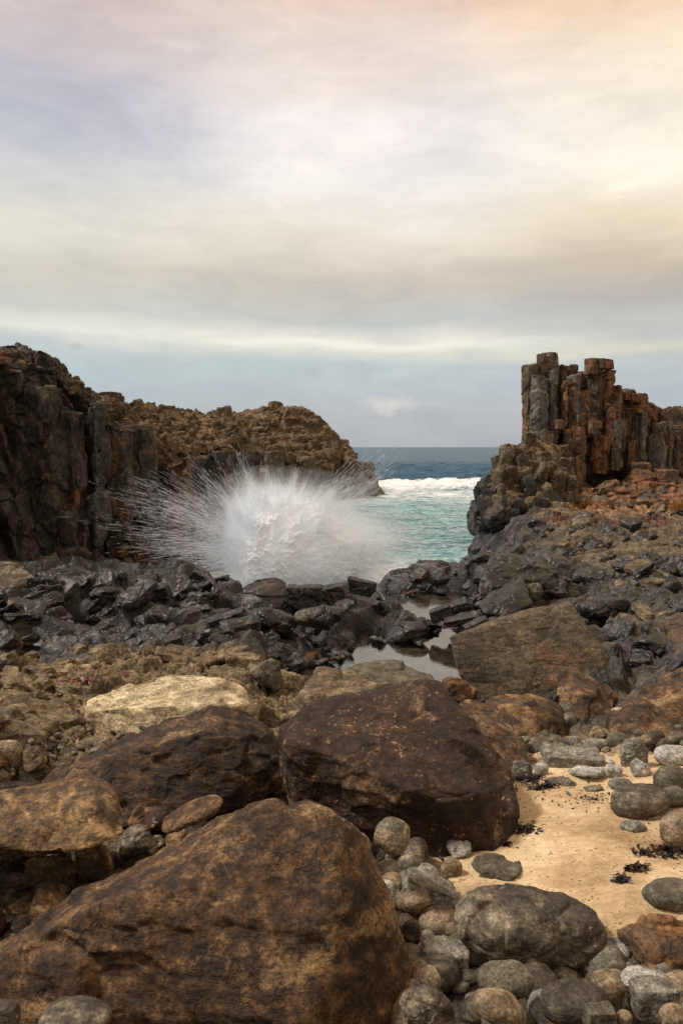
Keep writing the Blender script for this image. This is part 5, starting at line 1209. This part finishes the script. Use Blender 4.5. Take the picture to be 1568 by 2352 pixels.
# ------------------------------------------------------------------ the splash: ligaments and drops of water thrown out from where the wave strikes the rock
def spray():
    rs = np.random.RandomState(77)
    O = np.array([G(640, 1330, .3)[0], 27.6, 1.1])
    O = np.array(P(628, 1284, 26.0))
    pos_, dr_, ln_, wd = [], [], [], []
    def batch(n, rfun, lens, wids, dens_clump=1.0, sel=None, jit=.10):
        d = rs.normal(size=(n * 4, 3)); d /= np.linalg.norm(d, axis=1, keepdims=True)
        if sel is not None: d = d[sel(d)]
        cl = fbm(d * 3.2 + 4, 4, 91, .7)
        keep = rs.uniform(size=len(d)) < np.clip(.55 + 1.5 * dens_clump * cl, .04, 1)
        d = d[keep][:n]
        R = rfun(d, rs)
        R *= 1 + .50 * fbm(d * 9.0, 4, 92, .7)[:len(d)]
        p = O + d * R[:, None]
        p += rs.normal(size=p.shape) * .05
        dd = d + rs.normal(size=d.shape) * jit; dd[:, 2] -= .03 * R; dd /= np.linalg.norm(dd, axis=1, keepdims=True)
        L_ = rs.uniform(*lens, len(d)) * np.clip(R / 2.2, .35, 1.6)
        m = p[:, 2] > .15
        pos_.append(p[m]); dr_.append(dd[m]); ln_.append(L_[m]); wd.append(rs.uniform(*wids, m.sum()))
    # outline of the dense body by direction: longer to the right, short below
    def body(d):
        ex = 2.1 + .95 * np.tanh(d[:, 0] * 2.2); ez = np.where(d[:, 2] > 0, 2.15, 1.7)
        return 1 / np.sqrt((d[:, 0] / ex) ** 2 + (d[:, 2] / ez) ** 2 + (d[:, 1] / 1.5) ** 2)
    # far fringe: long fine strands
    def far(d, r):
        a = np.arctan2(d[:, 2], d[:, 0])
        ext = 2.2 + 2.5 * np.exp(-((a - 2.75) / .45) ** 2) + .6 * np.exp(-((a - 1.9) / .3) ** 2) + 2.7 * np.exp(-((a - .72) / .20) ** 2)
        u = r.uniform(0, 1, len(d)) ** 1.35
        return np.minimum(body(d) * 1.0, ext) * (1 - u) + ext * u ** .75 * 1.0 * (u > 0) * u + 0
    batch(60000, far, (.08, .42), (.0020, .0048), 3.2, lambda d: (d[:, 2] > -.15) & (np.abs(d[:, 1]) < .6) & ~((d[:, 0] > 0) & (d[:, 2] < .45 * d[:, 0])), .03)
    batch(14000, lambda d, r: far(d, r) * 1.08, (.03, .09), (.004, .008), 2.5, lambda d: (d[:, 2] > -.15) & (np.abs(d[:, 1]) < .6) & ~((d[:, 0] > 0) & (d[:, 2] < .45 * d[:, 0])), .03)
    # low wash to the right over the cove
    batch(26000, lambda d, r: r.uniform(1.6, 4.8, len(d)), (.10, .3), (.003, .006), 1.2, lambda d: (d[:, 0] > .55) & (d[:, 2] < .25) & (d[:, 2] > -.45))
    p = np.concatenate(pos_); d = np.concatenate(dr_); l = np.concatenate(ln_)[:, None]; w_ = np.concatenate(wd)[:, None]
    n = len(p)
    a = np.cross(d, np.array([.3, .2, 1.])); a /= np.linalg.norm(a, axis=1, keepdims=True); b_ = np.cross(d, a)
    V = np.empty((n, 5, 3))
    V[:, 0] = p - d * l * .5; V[:, 1] = p + d * l * .5
    q = p + d * l * .12
    for k in range(3):
        t = k * 2.0944
        V[:, 2 + k] = q + (a * math.cos(t) + b_ * math.sin(t)) * w_
    # the foaming heart of the burst
    D, Fi = ico(7)
    bodyD = body(D)
    r0 = bodyD * .95 * (1 + .09 * fbm(D * 3.2 + 4, 3, 91, .5) + .04 * fbm(D * 9, 3, 93, .6) + .03 * fbm(D * 24, 3, 95, .8))
    Vi = O + D * r0[:, None]
    i0 = (np.arange(n) * 5)[:, None]
    F = np.concatenate([i0 + np.array(f) for f in ((0, 3, 2), (0, 4, 3), (0, 2, 4), (1, 2, 3), (1, 3, 4), (1, 4, 2))])
    V = np.concatenate([V.reshape(-1, 3), Vi]); F = np.concatenate([F, Fi + n * 5])
    m = bpy.data.materials.new('spray_water'); m.use_nodes = True
    T = NT(m.node_tree); T.n.clear()
    df = T.new('ShaderNodeBsdfDiffuse'); df.inputs[0].default_value = (.88, .93, .99, 1)
    tl = T.new('ShaderNodeBsdfTranslucent'); tl.inputs[0].default_value = (.88, .93, .99, 1)
    mx = T.new('ShaderNodeMixShader'); mx.inputs[0].default_value = .45
    T.l.new(df.outputs[0], mx.inputs[1]); T.l.new(tl.outputs[0], mx.inputs[2])
    tp = T.new('ShaderNodeBsdfTransparent'); m2 = T.new('ShaderNodeMixShader'); m2.inputs[0].default_value = .45
    T.l.new(mx.outputs[0], m2.inputs[1]); T.l.new(tp.outputs[0], m2.inputs[2])
    T.l.new(m2.outputs[0], T.new('ShaderNodeOutputMaterial').inputs[0])
    mf = bpy.data.materials.new('spray_foam'); mf.use_nodes = True
    T = NT(mf.node_tree); T.n.clear()
    df = T.new('ShaderNodeBsdfDiffuse'); df.inputs[0].default_value = (.91, .95, 1.0, 1)
    T.l.new(df.outputs[0], T.new('ShaderNodeOutputMaterial').inputs[0])
    o = mesh_from('sea_spray', V - O, F, m, tuple(O), smooth=True)
    o.data.materials.append(mf); mi = np.zeros(len(F), np.int32); mi[-len(Fi):] = 1; o.data.polygons.foreach_set('material_index', mi)
    tag(o, 'white burst of spray thrown up by a wave against the shelf', 'splash', None, 'stuff')
spray()
def mist():
    # fine mist round the burst: thrown radially, so its density follows the direction from the point of impact
    O = np.array(P(628, 1284, 26.0))
    D, F = ico(4); rx = np.where(D[:, 0] > 0, 5.4, 3.4)
    V = D * np.stack([rx, np.full(len(D), 2.6), np.full(len(D), 3.1)], 1); V[:, 2] = np.maximum(V[:, 2], .0 - O[2])
    m = bpy.data.materials.new('spray_mist'); m.use_nodes = True
    T = NT(m.node_tree); T.n.clear()
    tc = T.new('ShaderNodeTexCoord').outputs['Object']
    nrm = T.new('ShaderNodeVectorMath', operation='NORMALIZE'); T.put(nrm.inputs[0], tc); dv = nrm.outputs[0]
    x, y, z = T.sep(tc); ex = T.mapr(T.math('DIVIDE', x, T.math('ADD', T.math('ABSOLUTE', z), .6)), -1.5, 1.5, 1.3, 3.2, True)
    e = T.new('ShaderNodeVectorMath', operation='LENGTH'); T.put(e.inputs[0], T.comb(T.math('DIVIDE', x, ex), T.math('DIVIDE', y, 1.45), T.math('DIVIDE', z, 2.15))); r = e.outputs['Value']
    n1 = T.noise(dv, 3.2, 4, .6); n2 = T.noise(T.vadd(T.vmul(dv, (1, 1, 1)), T.vmul(tc, (.012, .012, .012))), 17, 4, .65)
    rr = T.math('SUBTRACT', r, T.math('MULTIPLY', T.math('SUBTRACT', n1, .5), 1.0))
    fall = T.mapr(rr, .80, 1.42, 1, 0, True)
    st = T.mapr(n2, .38, .62, .25, 1.9)
    wide = T.mapr(r, 1.0, 2.1, .10, 0)
    den = T.math('MULTIPLY', T.math('ADD', T.math('MULTIPLY', T.math('MULTIPLY', T.math('MULTIPLY', fall, fall), T.mapr(r, .66, .88, 0, 1)), 2.1), wide), st)
    pv = T.new('ShaderNodeVolumePrincipled'); pv.inputs['Color'].default_value = (.93, .97, 1, 1); T.put(pv.inputs['Density'], den); pv.inputs['Anisotropy'].default_value = .2
    T.l.new(pv.outputs[0], T.new('ShaderNodeOutputMaterial').inputs['Volume'])
    o = mesh_from('spray_mist', V, F, m, tuple(O)); tag(o, 'soft white mist around the burst of spray', 'mist', None, 'stuff')
mist()
